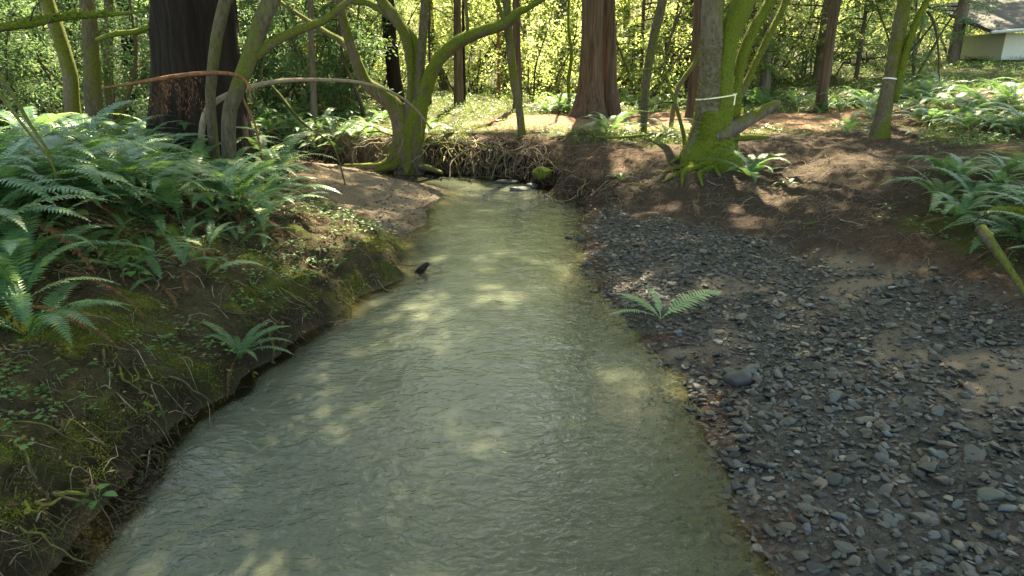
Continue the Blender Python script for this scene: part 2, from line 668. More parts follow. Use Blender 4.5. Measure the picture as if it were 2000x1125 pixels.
def bark(name, dark, light, zs=0.18, scale=22.0, moss=0.0, mosscol=((0.040, 0.046, 0.009), (0.120, 0.130, 0.018)), bstr=0.7, bd=0.03, rough=0.85):
    m, nt, out = new_mat(name)
    co = coords(nt, (1, 1, zs))
    f = noise_n(nt, scale, 6, 0.62, co, 0.5)
    f2 = noise_n(nt, scale * 0.22, 3, 0.5, co)
    ff = math_n(nt, 'ADD', math_n(nt, 'MULTIPLY', f, 0.75), math_n(nt, 'MULTIPLY', f2, 0.25))
    c = ramp(nt, ff, [(0.32, dark), (0.66, light)])
    h = f
    if moss:
        cw = coords(nt, (1, 1, 0.55))
        mk = noise_n(nt, 2.6, 5, 0.6, cw)
        g = nt.nodes.new('ShaderNodeNewGeometry')
        sep = nt.nodes.new('ShaderNodeSeparateXYZ')
        nt.links.new(g.outputs['Normal'], sep.inputs[0])
        up = math_n(nt, 'MULTIPLY', sep.outputs[2], 0.28)
        sx = math_n(nt, 'MULTIPLY', sep.outputs[0], 0.10)
        mk = math_n(nt, 'ADD', math_n(nt, 'ADD', mk, up), sx)
        r = nt.nodes.new('ShaderNodeMapRange')
        r.inputs[1].default_value = 0.72 - moss * 0.5
        r.inputs[2].default_value = 0.86 - moss * 0.5
        nt.links.new(mk, r.inputs[0])
        fine = noise_n(nt, 38, 4, 0.7, coords(nt))
        mc = ramp(nt, fine, [(0.3, mosscol[0]), (0.7, mosscol[1])])
        c = mixc(nt, r.outputs[0], c, mc)
        h = math_n(nt, 'ADD', h, math_n(nt, 'MULTIPLY', fine, r.outputs[0]))
    principled(nt, out, c, rough, 0.15, bump(nt, h, bstr, bd))
    return m


M['bark_black'] = bark('black_redwood_bark', (0.005, 0.004, 0.0035), (0.024, 0.015, 0.012), 0.08, 16, 0, bd=0.05)  # near-black bark, much darker than the other redwood bark
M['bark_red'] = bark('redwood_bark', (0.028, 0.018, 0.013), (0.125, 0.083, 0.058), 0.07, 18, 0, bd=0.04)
M['bark_far'] = bark('far_conifer_bark', (0.05, 0.04, 0.034), (0.16, 0.125, 0.10), 0.1, 16, 0.15, bd=0.03)
M['bark_moss'] = bark('mossy_bark', (0.050, 0.040, 0.028), (0.15, 0.12, 0.085), 0.4, 26, 0.62, bd=0.02)
M['bark_half'] = bark('half_mossy_bark', (0.035, 0.028, 0.018), (0.115, 0.095, 0.062), 0.35, 26, 0.46, bd=0.02)
M['bark_full'] = bark('thick_moss_bark', (0.050, 0.045, 0.028), (0.13, 0.11, 0.07), 0.5, 26, 0.85, ((0.045, 0.060, 0.008), (0.135, 0.165, 0.018)), bd=0.03)
M['bark_grey'] = bark('smooth_grey_bark', (0.060, 0.047, 0.033), (0.16, 0.13, 0.095), 0.35, 26, 0.40, bd=0.012)
M['bark_dark'] = bark('dark_twig_bark', (0.020, 0.015, 0.011), (0.075, 0.055, 0.040), 0.5, 30, 0.12, bd=0.008)
M['wood_pale'] = bark('bare_pale_wood', (0.11, 0.085, 0.06), (0.28, 0.225, 0.165), 0.3, 34, 0, bd=0.005)
M['wood_orange'] = bark('peeled_redwood', (0.08, 0.034, 0.018), (0.24, 0.115, 0.06), 0.2, 24, 0, bd=0.008)
M['root'] = bark('bare_root', (0.075, 0.052, 0.037), (0.26, 0.20, 0.145), 0.6, 30, 0, bd=0.006)
M['root_moss'] = bark('mossy_root', (0.05, 0.04, 0.026), (0.14, 0.11, 0.075), 0.6, 26, 0.6, bd=0.01)
M['wood_wet'] = bark('wet_black_wood', (0.006, 0.005, 0.004), (0.025, 0.02, 0.016), 0.4, 20, 0, rough=0.35)


def ground_material():
    m, nt, out = new_mat('forest_soil')
    wc = coords(nt, (1, 1, 1), 'World')

    def att(n):
        a = nt.nodes.new('ShaderNodeAttribute')
        a.attribute_name = n
        return a.outputs['Fac']
    nA = noise_n(nt, 2.2, 6, 0.6, wc)
    nB = noise_n(nt, 14, 6, 0.65, wc)
    nC = noise_n(nt, 70, 5, 0.7, wc)
    nD = noise_n(nt, 260, 3, 0.6, wc)
    soil = ramp(nt, math_n(nt, 'ADD', math_n(nt, 'MULTIPLY', nB, 0.6), math_n(nt, 'MULTIPLY', nC, 0.4)),
                [(0.30, (0.014, 0.009, 0.006)), (0.52, (0.040, 0.026, 0.018)), (0.72, (0.090, 0.060, 0.041))])
    vor = nt.nodes.new('ShaderNodeTexVoronoi')
    vor.inputs['Scale'].default_value = 55
    nt.links.new(wc, vor.inputs['Vector'])
    litcol = ramp(nt, vor.outputs['Color'], [(0.15, (0.045, 0.024, 0.015)), (0.5, (0.11, 0.058, 0.036)), (0.85, (0.20, 0.125, 0.08))])
    c = mixc(nt, math_n(nt, 'MULTIPLY', nA, 0.55), soil, litcol)
    green = ramp(nt, nC, [(0.3, (0.018, 0.020, 0.009)), (0.55, (0.038, 0.042, 0.014)), (0.72, (0.075, 0.050, 0.030))])
    c = mixc(nt, math_n(nt, 'MULTIPLY', att('green'), 0.75), c, green)
    c = mixc(nt, att('bare'), c, mixc(nt, math_n(nt, 'ADD', math_n(nt, 'MULTIPLY', nC, 0.6), math_n(nt, 'MULTIPLY', nB, 0.4)), (0.006, 0.004, 0.003), (0.085, 0.058, 0.042)))
    pathc = mixc(nt, nC, litcol, (0.24, 0.14, 0.095))
    c = mixc(nt, att('path'), c, pathc)
    mossc = ramp(nt, nC, [(0.3, (0.035, 0.045, 0.008)), (0.7, (0.10, 0.115, 0.016))])
    c = mixc(nt, att('moss'), c, mossc)
    pebv = nt.nodes.new('ShaderNodeTexVoronoi')
    pebv.inputs['Scale'].default_value = 42
    nt.links.new(wc, pebv.inputs['Vector'])
    peb = ramp(nt, pebv.outputs['Color'], [(0.2, (0.035, 0.033, 0.030)), (0.6, (0.085, 0.080, 0.072)), (0.9, (0.15, 0.13, 0.105))])
    c = mixc(nt, att('gravel'), c, mixc(nt, 0.6, peb, (0.055, 0.044, 0.036)))
    sandc = mixc(nt, nD, (0.17, 0.125, 0.085), (0.30, 0.23, 0.165))
    c = mixc(nt, math_n(nt, 'MULTIPLY', att('sandy'), 0.85), c, mixc(nt, math_n(nt, 'MULTIPLY', nB, 0.5), sandc, soil))
    bed = mixc(nt, nB, (0.09, 0.078, 0.045), (0.22, 0.18, 0.11))
    bed = mixc(nt, ramp(nt, noise_n(nt, 5, 4, 0.6, wc), [(0.42, (0, 0, 0)), (0.6, (1, 1, 1))]), bed, (0.22, 0.155, 0.09))
    c = mixc(nt, att('wet'), c, bed)
    c = mixc(nt, math_n(nt, 'MULTIPLY', att('damp_shade'), 0.9), c, mixc(nt, 0.75, c, (0.010, 0.008, 0.006)))  # damp soil and undercut shade, both darkened into the bank colour
    h = math_n(nt, 'ADD', math_n(nt, 'MULTIPLY', nB, 0.9), math_n(nt, 'ADD', math_n(nt, 'MULTIPLY', nC, 0.5), math_n(nt, 'MULTIPLY', vor.outputs['Distance'], 0.35)))
    principled(nt, out, c, 0.9, 0.12, bump(nt, h, 0.9, 0.035))
    return m


M['ground'] = ground_material()


def stone_material(name, stops, rough=0.55):
    m, nt, out = new_mat(name)
    g = nt.nodes.new('ShaderNodeNewGeometry')
    oi = nt.nodes.new('ShaderNodeObjectInfo')
    r = math_n(nt, 'FRACT', math_n(nt, 'ADD', g.outputs['Random Per Island'], oi.outputs['Random']))
    c = ramp(nt, r, stops)
    n = noise_n(nt, 60, 5, 0.6, coords(nt, (1, 1, 1), 'World'))
    c = mixc(nt, math_n(nt, 'MULTIPLY', n, 0.7), c, mixc(nt, 0.5, c, (0.02, 0.017, 0.014)))
    principled(nt, out, c, rough, 0.35, bump(nt, n, 0.35, 0.006))
    return m


STONE_STOPS = [(0.0, (0.018, 0.018, 0.017)), (0.25, (0.036, 0.035, 0.031)), (0.45, (0.062, 0.061, 0.054)), (0.60, (0.060, 0.046, 0.032)),
               (0.75, (0.088, 0.080, 0.066)), (0.86, (0.070, 0.080, 0.086)), (0.95, (0.125, 0.085, 0.055)), (1.0, (0.22, 0.20, 0.17))]
M['stone'] = stone_material('river_stone', STONE_STOPS)
M['stone_dark'] = stone_material('dark_round_stone', [(0, (0.030, 0.029, 0.030)), (1, (0.045, 0.042, 0.042))], 0.5)
M['stone_white'] = stone_material('white_quartz_stone', [(0, (0.27, 0.26, 0.24)), (1, (0.33, 0.32, 0.29))], 0.5)
M['stone_blue'] = stone_material('blue_slate_stone', [(0, (0.045, 0.055, 0.064)), (1, (0.075, 0.085, 0.092))], 0.45)
M['stone_green'] = stone_material('greenish_stone', [(0, (0.060, 0.066, 0.052)), (1, (0.085, 0.088, 0.068))], 0.55)


def plain(name, col, rough=0.6, spec=0.3, var=0.15, scale=20):
    m, nt, out = new_mat(name)
    n = noise_n(nt, scale, 5, 0.6, coords(nt))
    c = mixc(nt, n, tuple(v * (1 - var) for v in col), tuple(min(1, v * (1 + var)) for v in col))
    principled(nt, out, c, rough, spec, bump(nt, n, 0.2, 0.004))
    return m


M['tape'] = plain('flagging_tape_white', (0.75, 0.72, 0.45), 0.5)
M['tape_plain'] = plain('white_ribbon', (0.72, 0.70, 0.62), 0.5)
M['plaster'] = plain('pale_plaster', (0.55, 0.55, 0.50), 0.8, 0.2, 0.1, 6)
M['roofing'] = plain('grey_roofing', (0.05, 0.048, 0.045), 0.85, 0.2, 0.35, 12)
M['gutter'] = plain('pale_gutter_metal', (0.50, 0.54, 0.56), 0.35, 0.5, 0.05, 8)
M['teal'] = plain('teal_painted_board', (0.10, 0.22, 0.20), 0.7, 0.25, 0.12, 8)
M['darkwood'] = plain('dark_timber', (0.06, 0.045, 0.035), 0.8, 0.2, 0.3, 14)


def water_material():
    m, nt, out = new_mat('creek_water')
    co = coords(nt, (1.0, 1.5, 1), 'World')
    r1 = noise_n(nt, 7.5, 3, 0.5, co, 1.2)
    r2 = noise_n(nt, 19, 4, 0.55, co, 0.6)
    r3 = noise_n(nt, 2.0, 2, 0.5, co)
    h = math_n(nt, 'ADD', math_n(nt, 'MULTIPLY', r1, 1.0), math_n(nt, 'MULTIPLY', r2, 0.30))
    at = nt.nodes.new('ShaderNodeAttribute')
    at.attribute_name = 'ripple'
    h = math_n(nt, 'MULTIPLY', h, at.outputs['Fac'])
    bn = nt.nodes.new('ShaderNodeBump')
    bn.inputs['Strength'].default_value = 1.0
    bn.inputs['Distance'].default_value = 0.018
    nt.links.new(h, bn.inputs['Height'])
    gl = nt.nodes.new('ShaderNodeBsdfGlossy')
    gl.inputs['Roughness'].default_value = 0.02
    nt.links.new(bn.outputs[0], gl.inputs['Normal'])
    dep = nt.nodes.new('ShaderNodeAttribute')
    dep.attribute_name = 'depth'
    # suspended silt: how much of the bed it hides grows with the depth of water
    ex = math_n(nt, 'POWER', 2.718, math_n(nt, 'MULTIPLY', dep.outputs['Fac'], -7.0))
    op = math_n(nt, 'SUBTRACT', 1.0, ex, True)
    silt = mixc(nt, r3, (0.060, 0.069, 0.048), (0.090, 0.096, 0.068))
    df = nt.nodes.new('ShaderNodeBsdfDiffuse')
    nt.links.new(silt, df.inputs[0])
    tr = nt.nodes.new('ShaderNodeBsdfTransparent')
    tr.inputs[0].default_value = (0.86, 0.88, 0.72, 1)
    m1 = nt.nodes.new('ShaderNodeMixShader')
    nt.links.new(op, m1.inputs[0])
    nt.links.new(tr.outputs[0], m1.inputs[1])
    nt.links.new(df.outputs[0], m1.inputs[2])
    fr = nt.nodes.new('ShaderNodeFresnel')
    fr.inputs['IOR'].default_value = 1.42
    nt.links.new(bn.outputs[0], fr.inputs['Normal'])
    m2 = nt.nodes.new('ShaderNodeMixShader')
    nt.links.new(fr.outputs[0], m2.inputs[0])
    nt.links.new(m1.outputs[0], m2.inputs[1])
    nt.links.new(gl.outputs[0], m2.inputs[2])
    nt.links.new(m2.outputs[0], out.inputs[0])
    return m


M['water'] = water_material()

# ------------------------------------------------------------------ ground sheet
def build_ground():
    nx, ny = 520, 500
    ux = np.linspace(-math.asinh(75 / 3.2), math.asinh(75 / 3.2), nx)
    X = 3.2 * np.sinh(ux)
    y0 = 6.5
    uy = np.linspace(math.asinh((-7 - y0) / 5.0), math.asinh((130 - y0) / 5.0), ny)
    Y = y0 + 5.0 * np.sinh(uy)
    XX, YY = np.meshgrid(X, Y)
    H, U, S = terrain(XX, YY, True)
    # undercut banks: the face is eaten back below the turf
    gy, gx = np.gradient(S, Y, X)
    gl = np.sqrt(gx ** 2 + gy ** 2) + 1e-6
    gx, gy = gx / gl, gy / gl
    amt = U * np.exp(-((H - 0.12) / 0.26) ** 2) * sstep(-0.5, 0.0, S) * sstep(1.0, 0.5, S)
    amt = amt * (0.7 + 1.2 * vnoise(XX * 1.3, YY * 1.3, 77))
    lump = sstep(0.03, 0.2, S) * sstep(1.6, 0.6, S) * (U > 0.02) * fbm(XX * 5, YY * 5, 78, 3) * 0.42
    VX = XX + gx * (amt - lump)
    VY = YY + gy * (amt - lump)
    V = np.stack([VX, VY, H], -1).reshape(-1, 3)
    i = np.arange(ny - 1)[:, None] * nx
    j = np.arange(nx - 1)[None, :]
    Q = np.stack([i + j, i + j + 1, i + nx + j + 1, i + nx + j], -1).reshape(-1, 4)
    mk = masks(XX, YY, S)
    mk['wet'] = sstep(0.02, -0.04, H)
    mk['damp_shade'] = sstep(0.45, 0.05, H) * sstep(0.02, 0.15, U)  # low on undercut banks only: damp soil plus painted shade
    me = mesh_np('ground', V, Q, None, M['ground'], True, {k: v.ravel() for k, v in mk.items()})
    o = link('ground', me)
    tag(o, kind='structure')


build_ground()


def build_water():
    X = np.concatenate([np.linspace(-12, -3.2, 45), np.linspace(-3.15, 2.6, 230)])
    y0 = np.linspace(-6, 1.5, 40)
    Y = np.concatenate([y0, np.linspace(1.55, 9, 230), np.linspace(9.05, 20, 160)])
    XX, YY = np.meshgrid(X, Y)
    H, U, S = terrain(XX, YY, True)
    riff = np.exp(-(((XX - 0.2) / 1.6) ** 2 + ((YY - 13.6) / 1.1) ** 2))
    calm = sstep(14.6, 15.4, YY)
    lowl = np.exp(-(((XX + 1.3) / 0.9) ** 2 + ((YY - 2.9) / 0.8) ** 2))
    rip = (0.55 + 0.9 * riff + 0.8 * lowl) * (1 - 0.75 * calm)
    Z = (fbm(XX * 2.6, YY * 3.4, 91, 3) * 0.020 + fbm(XX * 9, YY * 12, 92, 2) * 0.006) * rip
    V = np.stack([XX, YY, Z], -1).reshape(-1, 3)
    nx, ny = len(X), len(Y)
    i = np.arange(ny - 1)[:, None] * nx
    j = np.arange(nx - 1)[None, :]
    Q = np.stack([i + j, i + j + 1, i + nx + j + 1, i + nx + j], -1)
    Hc = np.minimum(np.minimum(H[:-1, :-1], H[1:, 1:]), np.minimum(H[1:, :-1], H[:-1, 1:]))
    Sc = np.minimum(S[:-1, :-1], S[1:, 1:])
    Q = Q[(Hc < 0.25) | (Sc < 0.9)].reshape(-1, 4)
    used = np.unique(Q)
    remap = -np.ones(nx * ny, int)
    remap[used] = np.arange(len(used))
    me = mesh_np('creek_water', V[used], remap[Q], None, M['water'], True,
                 {'depth': np.maximum(0, -H).ravel()[used], 'ripple': rip.ravel()[used]})
    o = link('creek_water', me)
    tag(o, kind='structure')


build_water()
print('terrain done')

# ------------------------------------------------------------------ trees: limbs
def limb_path(pts, widths, extend=0.0, up=0.6, sink=0.0, seed=0, endw=0.55):
    """pts: (px, py, distance) from the base up; widths in picture pixels; extend = metres grown on beyond the last point"""
    P = [PD(*p) for p in pts]
    R = [w * 0.5 * mpp(*p) for w, p in zip(widths, pts)]
    if sink:
        if sink >= 0.2:
            sink = max(sink, P[0][2] - hz(P[0][0], P[0][1]) + 0.3)
        d = P[0] - P[1]
        d = d / (np.linalg.norm(d) + 1e-9)
        d = d * 0.3 + np.array([0, 0, -0.8])
        P.insert(0, P[0] + d / np.linalg.norm(d) * sink)
        R.insert(0, R[0] * 1.08)
    if extend:
        rs = np.random.default_rng(seed + 100)
        d = P[-1] - P[-2]
        d = d / np.linalg.norm(d)
        r0 = R[-1]
        n = max(2, int(extend / 1.2))
        for i in range(n):
            d = d * (1 - 0.12) + np.array([0, 0, up]) * 0.12 + rs.normal(size=3) * 0.06
            d = d / np.linalg.norm(d)
            P.append(P[-1] + d * extend / n)
            R.append(r0 * (1 - (1 - endw * 0.4) * (i + 1) / n))
    return np.array(P), np.array(R)


def add_limb(tree, origin, name, pts, widths, mat, extend=0.0, up=0.6, sink=0.0, seed=0, knob=0.08, seg=14, step=0.12, furrow=0, nf=14, flare=None, parent=None):
    P, R = limb_path(pts, widths, extend, up, sink, seed)
    C, RR = catmull(P, R, step)
    g = Geo()
    tube(g, C, RR, seg, knob, 3.0, seed, furrow, nf, flare)
    o = link(name, g.mesh(name, mat, True, origin), parent or tree)
    return o, C, RR


def twig_tubes(geo, C, RR, n, length, rng, r=0.012, droop=-0.1, lo=0.3):
    """side twigs off a limb; returns their points so leaves can sit on them"""
    out = []
    for _ in range(n):
        k = int(len(C) * (lo + (0.98 - lo) * rng.random()))
        k = min(k, len(C) - 2)
        t = C[k + 1] - C[k]
        t /= np.linalg.norm(t) + 1e-9
        d = unit(np.cross(t, rng.normal(size=3)))
        d = unit(d + t * 0.35)
        L = length * (0.5 + rng.random() * 0.9)
        m = 6
        P = [C[k]]
        for i in range(m):
            d = unit(d + rng.normal(size=3) * 0.22 + np.array([0, 0, droop]))
            P.append(P[-1] + d * L / m)
        P = np.array(P)
        tube(geo, P, np.linspace(min(r, RR[k] * 0.6), r * 0.25, m + 1), 4)
        out.append(P)
    return out


def leaf_cloud(geo, pts, per, L, W, spread, rng, flat=0.5, droop=0.25):
    """leaves around the given points"""
    n = len(pts) * per
    C = np.repeat(np.asarray(pts), per, 0) + rng.normal(size=(n, 3)) * spread
    D = rng.normal(size=(n, 3))
    D[:, 2] = D[:, 2] * flat - droop
    D = unit(D)
    Nn = rng.normal(size=(n, 3)) * 0.5
    Nn[:, 2] += 1.0
    Nn = unit(Nn - D * (Nn * D).sum(1)[:, None])
    leaves(geo, C, D, Nn, L * rng.uniform(0.6, 1.25, n), W * rng.uniform(0.7, 1.2, n))


def in_gap(p):
    """view wedges kept clear of leaves so the creek mirrors open sky"""
    for ox, oy, a0, a1, e0, e1 in ((-0.3, 6.0, -13, 8, 6, 40), (-1.0, 3.2, -40, -7, 25, 48)):  # canopy opening shaped for what the water reflects
        dx, dy = p[0] - ox, p[1] - oy
        if dy <= 0.1:
            continue
        az = math.degrees(math.atan2(dx, dy))
        el = math.degrees(math.atan2(p[2], math.hypot(dx, dy)))
        if a0 < az < a1 and e0 < el < e1:
            return True
    return False


def crown_at(tree, origin, centers, rad, twigs, per, L, W, mat, seed, name='crown'):
    """a crown as sprays of leaves on twigs within several ragged clumps; leaves room between the clumps"""
    rng = np.random.default_rng(seed)
    g = Geo()
    w = Geo()
    open_ = [c for c in centers if not in_gap(c)]
    for c in open_ or centers[-1:]:
        c = np.asarray(c, float)
        r = rad * rng.uniform(0.7, 1.3)
        for _ in range(twigs):
            d = rand_dirs(1, 0.1, rng)[0] * np.array([1, 1, 0.6])
            p = c + d * r * rng.random() ** 0.5 * 0.9
            dd = unit(d + rng.normal(size=3) * 0.5)
            q = p + dd * r * 0.45
            pts = p[None] + (q - p)[None] * np.linspace(0, 1, 5)[:, None]
            leaf_cloud(g, pts, per, L, W, 0.06 * r + 0.05, rng)
            tube(w, np.array([c + (p - c) * 0.3, p, q]), [0.012, 0.009, 0.004], 3)
    o = link(name, g.mesh(name, mat, False, origin), tree)
    tag(link('twigs', w.mesh('twigs', M['bark_dark'], True, origin), o), kind='stuff')
    return o


def moss_fuzz(tree, origin, C, RR, n, seed, lo=0.0, hi=1.0, size=0.03, mat=None):
    rng = np.random.default_rng(seed)
    T, N, B = frames(C)
    k = (lo + (hi - lo) * rng.random(n)) * (len(C) - 1)
    k = k.astype(int)
    th = rng.uniform(0, 2 * math.pi, n)
    nr = np.cos(th)[:, None] * N[k] + np.sin(th)[:, None] * B[k]
    keep = (nr[:, 2] > -0.55)
    k, nr, th = k[keep], nr[keep], th[keep]
    clump = vnoise(C[k, 2] * 3 + th * 1.2, C[k, 0] * 4 + th, seed) > 0.33
    k, nr = k[clump], nr[clump]
    m = len(k)
    st = np.linalg.norm(C[1:] - C[:-1], axis=1).mean()
    P = C[k] + nr * RR[k][:, None] * 0.97 + T[k] * (rng.uniform(-0.6, 0.6, (m, 1)) * st)
    D = unit(nr + rng.normal(size=(m, 3)) * 0.5 + np.array([0, 0, -0.35]))
    g = Geo()
    leaves(g, P, D, unit(np.cross(D, rng.normal(size=(m, 3)))), size * rng.uniform(0.5, 1.4, m), size * 0.35)
    o = link('moss', g.mesh('moss', mat or M['moss_blade'], False, origin), tree)
    tag(o, kind='stuff')
    return o


def base_of(px, py, y):
    p = PD(px, py, y)
    return np.array([p[0], p[1], hz(p[0], p[1])])


# ---------------- the big near-black redwood on the left bank
def giant_redwood():
    y = 12.0
    b = base_of(392, 250, y)
    t = thing('redwood_tree', 'giant near-black redwood trunk rising out of the ferns on the left bank', 'tree', b)
    P = [b + np.array([0, 0, -0.5])] + [b + np.array([0.06 * min(h, 5), 0.0, h]) for h in (0.3, 1.0, 2.0, 4.0, 8.0, 14.0, 22.0, 28.0)]
    R = [0.78, 0.74, 0.68, 0.645, 0.63, 0.58, 0.5, 0.3, 0.08]
    C, RR = catmull(P, R, 0.10)

    def flare(TH, SS):
        return 0.22 * np.exp(-np.maximum(SS - 0.5, 0) / 0.5) * (0.35 + 0.9 * vnoise(TH / (2 * math.pi) * 7, SS * 0.3, 5, 7))
    g = Geo()
    tube(g, C, RR, 150, 0.03, 1.0, 4, 0.13, 19, flare)
    link('trunk', g.mesh('trunk', M['bark_black'], True, b), t)
    rng = np.random.default_rng(12)
    conifer_crown(t, b, b + np.array([-0.1, 0, 0]), 8.5, 28.0, 4.2, 70, rng, 30)
    return t


def conifer_crown(tree, origin, base, z0, z1, reach, nb, rng, sprays=26, name='crown', leaf=0.26, hang=0.0, skip=None):
    """drooping branches carrying flat sprays of needles"""
    g = Geo()
    w = Geo()
    for i in range(nb):
        f = (i + rng.random()) / nb
        z = z0 + (z1 - z0) * f
        L = reach * (1 - 0.75 * f) * rng.uniform(0.55, 1.15)
        az = rng.uniform(0, 2 * math.pi)
        d = np.array([math.cos(az), math.sin(az), 0.0])
        m = 7
        P = [np.array([base[0], base[1], base[2] + z])]
        for k in range(m):
            dz = 0.18 - 0.55 * (k / m) * rng.uniform(0.6, 1.3) - hang
            dd = unit(d + np.array([0, 0, dz]) + rng.normal(size=3) * 0.08)
            P.append(P[-1] + dd * L / m)
        P = np.array(P)
        if abs(base[1]) > 1 and (in_gap(P[m // 2]) or in_gap(P[-1])):
            continue
        tube(w, P, np.linspace(0.028, 0.006, m + 1), 4)
        for s in range(sprays):
            t = rng.uniform(0.18, 1.0) * m
            k = min(int(t), m - 1)
            p = P[k] + (P[k + 1] - P[k]) * (t - k)
            a = az + rng.choice([-1, 1]) * rng.uniform(0.4, 1.3)
            sd = unit(np.array([math.cos(a), math.sin(a), -0.35 - rng.random() * 0.5]))
            sl = L * 0.20 * rng.uniform(0.5, 1.2) + 0.12
            n = 9
            tt = np.linspace(0.05, 1, n)
            C = p[None] + sd[None] * (sl * tt)[:, None] + np.array([0, 0, -0.12])[None] * (tt ** 2)[:, None] * sl
            side = unit(np.cross(sd, [0, 0, 1]))
            sg = np.where(np.arange(n) % 2 == 0, 1.0, -1.0)[:, None]
            D = unit(sd[None] * 0.8 + side[None] * sg * 0.75 + rng.normal(size=(n, 3)) * 0.18)
            Nn = unit(np.array([0, 0, 1.0])[None] + rng.normal(size=(n, 3)) * 0.25)
            Nn = unit(Nn - D * (Nn * D).sum(1)[:, None])
            leaves(g, C, D, Nn, leaf * rng.uniform(0.5, 1.1, n) * (1.1 - 0.5 * tt), leaf * 0.22)
    o = link(name, g.mesh(name, M['needle'], False, origin), tree)
    tag(link('branches', w.mesh('branches', M['bark_dark'], True, origin), tree), kind='stuff')
    return o


giant_redwood()


# ---------------- slim stems in front of the big redwood
def laurel_front():
    b = base_of(418, 232, 10.6)
    t = thing('slim_tree', 'slim mossy stem standing upright against the giant near-black redwood', 'tree', b)
    _, C, RR = add_limb(t, b, 'trunk', [(412, 215, 10.6), (414, 150, 10.6), (424, 70, 10.55), (440, 0, 10.5)], [19, 21, 23, 24], M['bark_half'], 5, 1.0, 0.35, 31, 0.05)
    crown_at(t, b, [C[-1] + d for d in np.random.default_rng(3).normal(size=(5, 3)) * 1.3], 1.4, 20, 8, 0.17, 0.075, M['canopy'], 33)
    b = base_of(452, 240, 10.4)
    t = thing('leaning_tree', 'leaning mossy tree beside the giant redwood with a limb forking right', 'tree', b)
    _, C, RR = add_limb(t, b, 'trunk', [(447, 235, 10.3), (462, 180, 10.3), (488, 110, 10.4), (512, 40, 10.5), (530, 0, 10.6)], [27, 29, 32, 34, 33], M['bark_half'], 5, 0.8, 0.35, 32, 0.05)
    _, C2, RR2 = add_limb(t, b, 'branch', [(490, 120, 10.4), (525, 88, 10.5), (575, 62, 10.7), (625, 44, 10.9), (645, 30, 11.0)], [20, 18, 17, 15, 13], M['bark_moss'], 3.5, 0.7, 0, 34, 0.06)
    crown_at(t, b, [C[-1] + d for d in np.random.default_rng(4).normal(size=(6, 3)) * 1.5] + [C2[-1]], 1.4, 20, 8, 0.17, 0.075, M['canopy'], 35)


laurel_front()


def simple_limb_thing(name, label, cat, pts, widths, mat, extend=0, up=0.6, sink=0.25, seed=0, part='stem', group=None, step=0.08, knob=0.08, seg=8, twigs=0, twl=0.5, bx=None):
    b = PD(*pts[0]) if bx is None else bx
    t = thing(name, label, cat, b, group)
    o, C, RR = add_limb(t, b, part, pts, widths, mat, extend, up, sink, seed, knob, seg, step)
    if twigs:
        g = Geo()
        twig_tubes(g, C, RR, twigs, twl, np.random.default_rng(seed + 5), 0.008)
        tag(link('twigs', g.mesh('twigs', mat, True, b), t), kind='stuff')
    return t, C, RR


simple_limb_thing('arched_stem', 'long bare pale stem arching over from the redwood to the far bank', 'branch',
                  [(396, 240, 10.7), (420, 200, 10.75), (470, 176, 11.0), (540, 159, 11.8), (620, 156, 12.6), (700, 161, 13.4), (765, 180, 14.2), (810, 212, 14.9), (842, 252, 15.6)],
                  [13, 12, 11, 9, 7.5, 6.5, 5.5, 4.5, 3.5], M['wood_pale'], 0, sink=0.3, seed=41, knob=0.05, twigs=5, twl=0.35)
t, C, RR = simple_limb_thing('fallen_branch', 'fallen orange redwood bough with dead brown sprays across the fern tops', 'branch',
                             [(200, 172, 9.6), (260, 163, 9.7), (330, 151, 9.8), (400, 143, 9.9), (455, 145, 10.0), (482, 160, 10.0), (492, 200, 9.9)],
                             [4, 6, 9, 9, 7, 5, 4], M['wood_orange'], 0, sink=0.0, seed=42)
gd = Geo()
rg = np.random.default_rng(8)
for k in range(18):
    p = C[rg.integers(int(len(C) * 0.30), int(len(C) * 0.62))]
    pts = p[None] + np.linspace(0, 1, 6)[:, None] * np.array([rg.normal() * 0.15, -0.05, -0.35 - 0.15 * rg.random()])[None]
    leaf_cloud(gd, pts, 4, 0.07, 0.014, 0.025, rg, 0.5, 2.2)
link('dead_sprays', gd.mesh('dead_sprays', M['fern_dead'], False, PD(200, 172, 9.6)), t)
simple_limb_thing('leaning_pole', 'thin orange broken pole leaning right of the giant redwood base', 'branch',
                  [(502, 258, 10.2), (488, 222, 10.3), (472, 188, 10.4)], [4, 5, 5], M['wood_orange'], 0.3, 0.5, 0.2, 43)
simple_limb_thing('leaning_pole', 'dark mossy pole leaning on the bank left of the arched stem end', 'branch',
                  [(652, 288, 12.5), (610, 255, 12.6), (580, 228, 12.7), (545, 185, 12.8)], [3, 4, 7, 7], M['bark_half'], 0.4, 0.3, 0.2, 44)

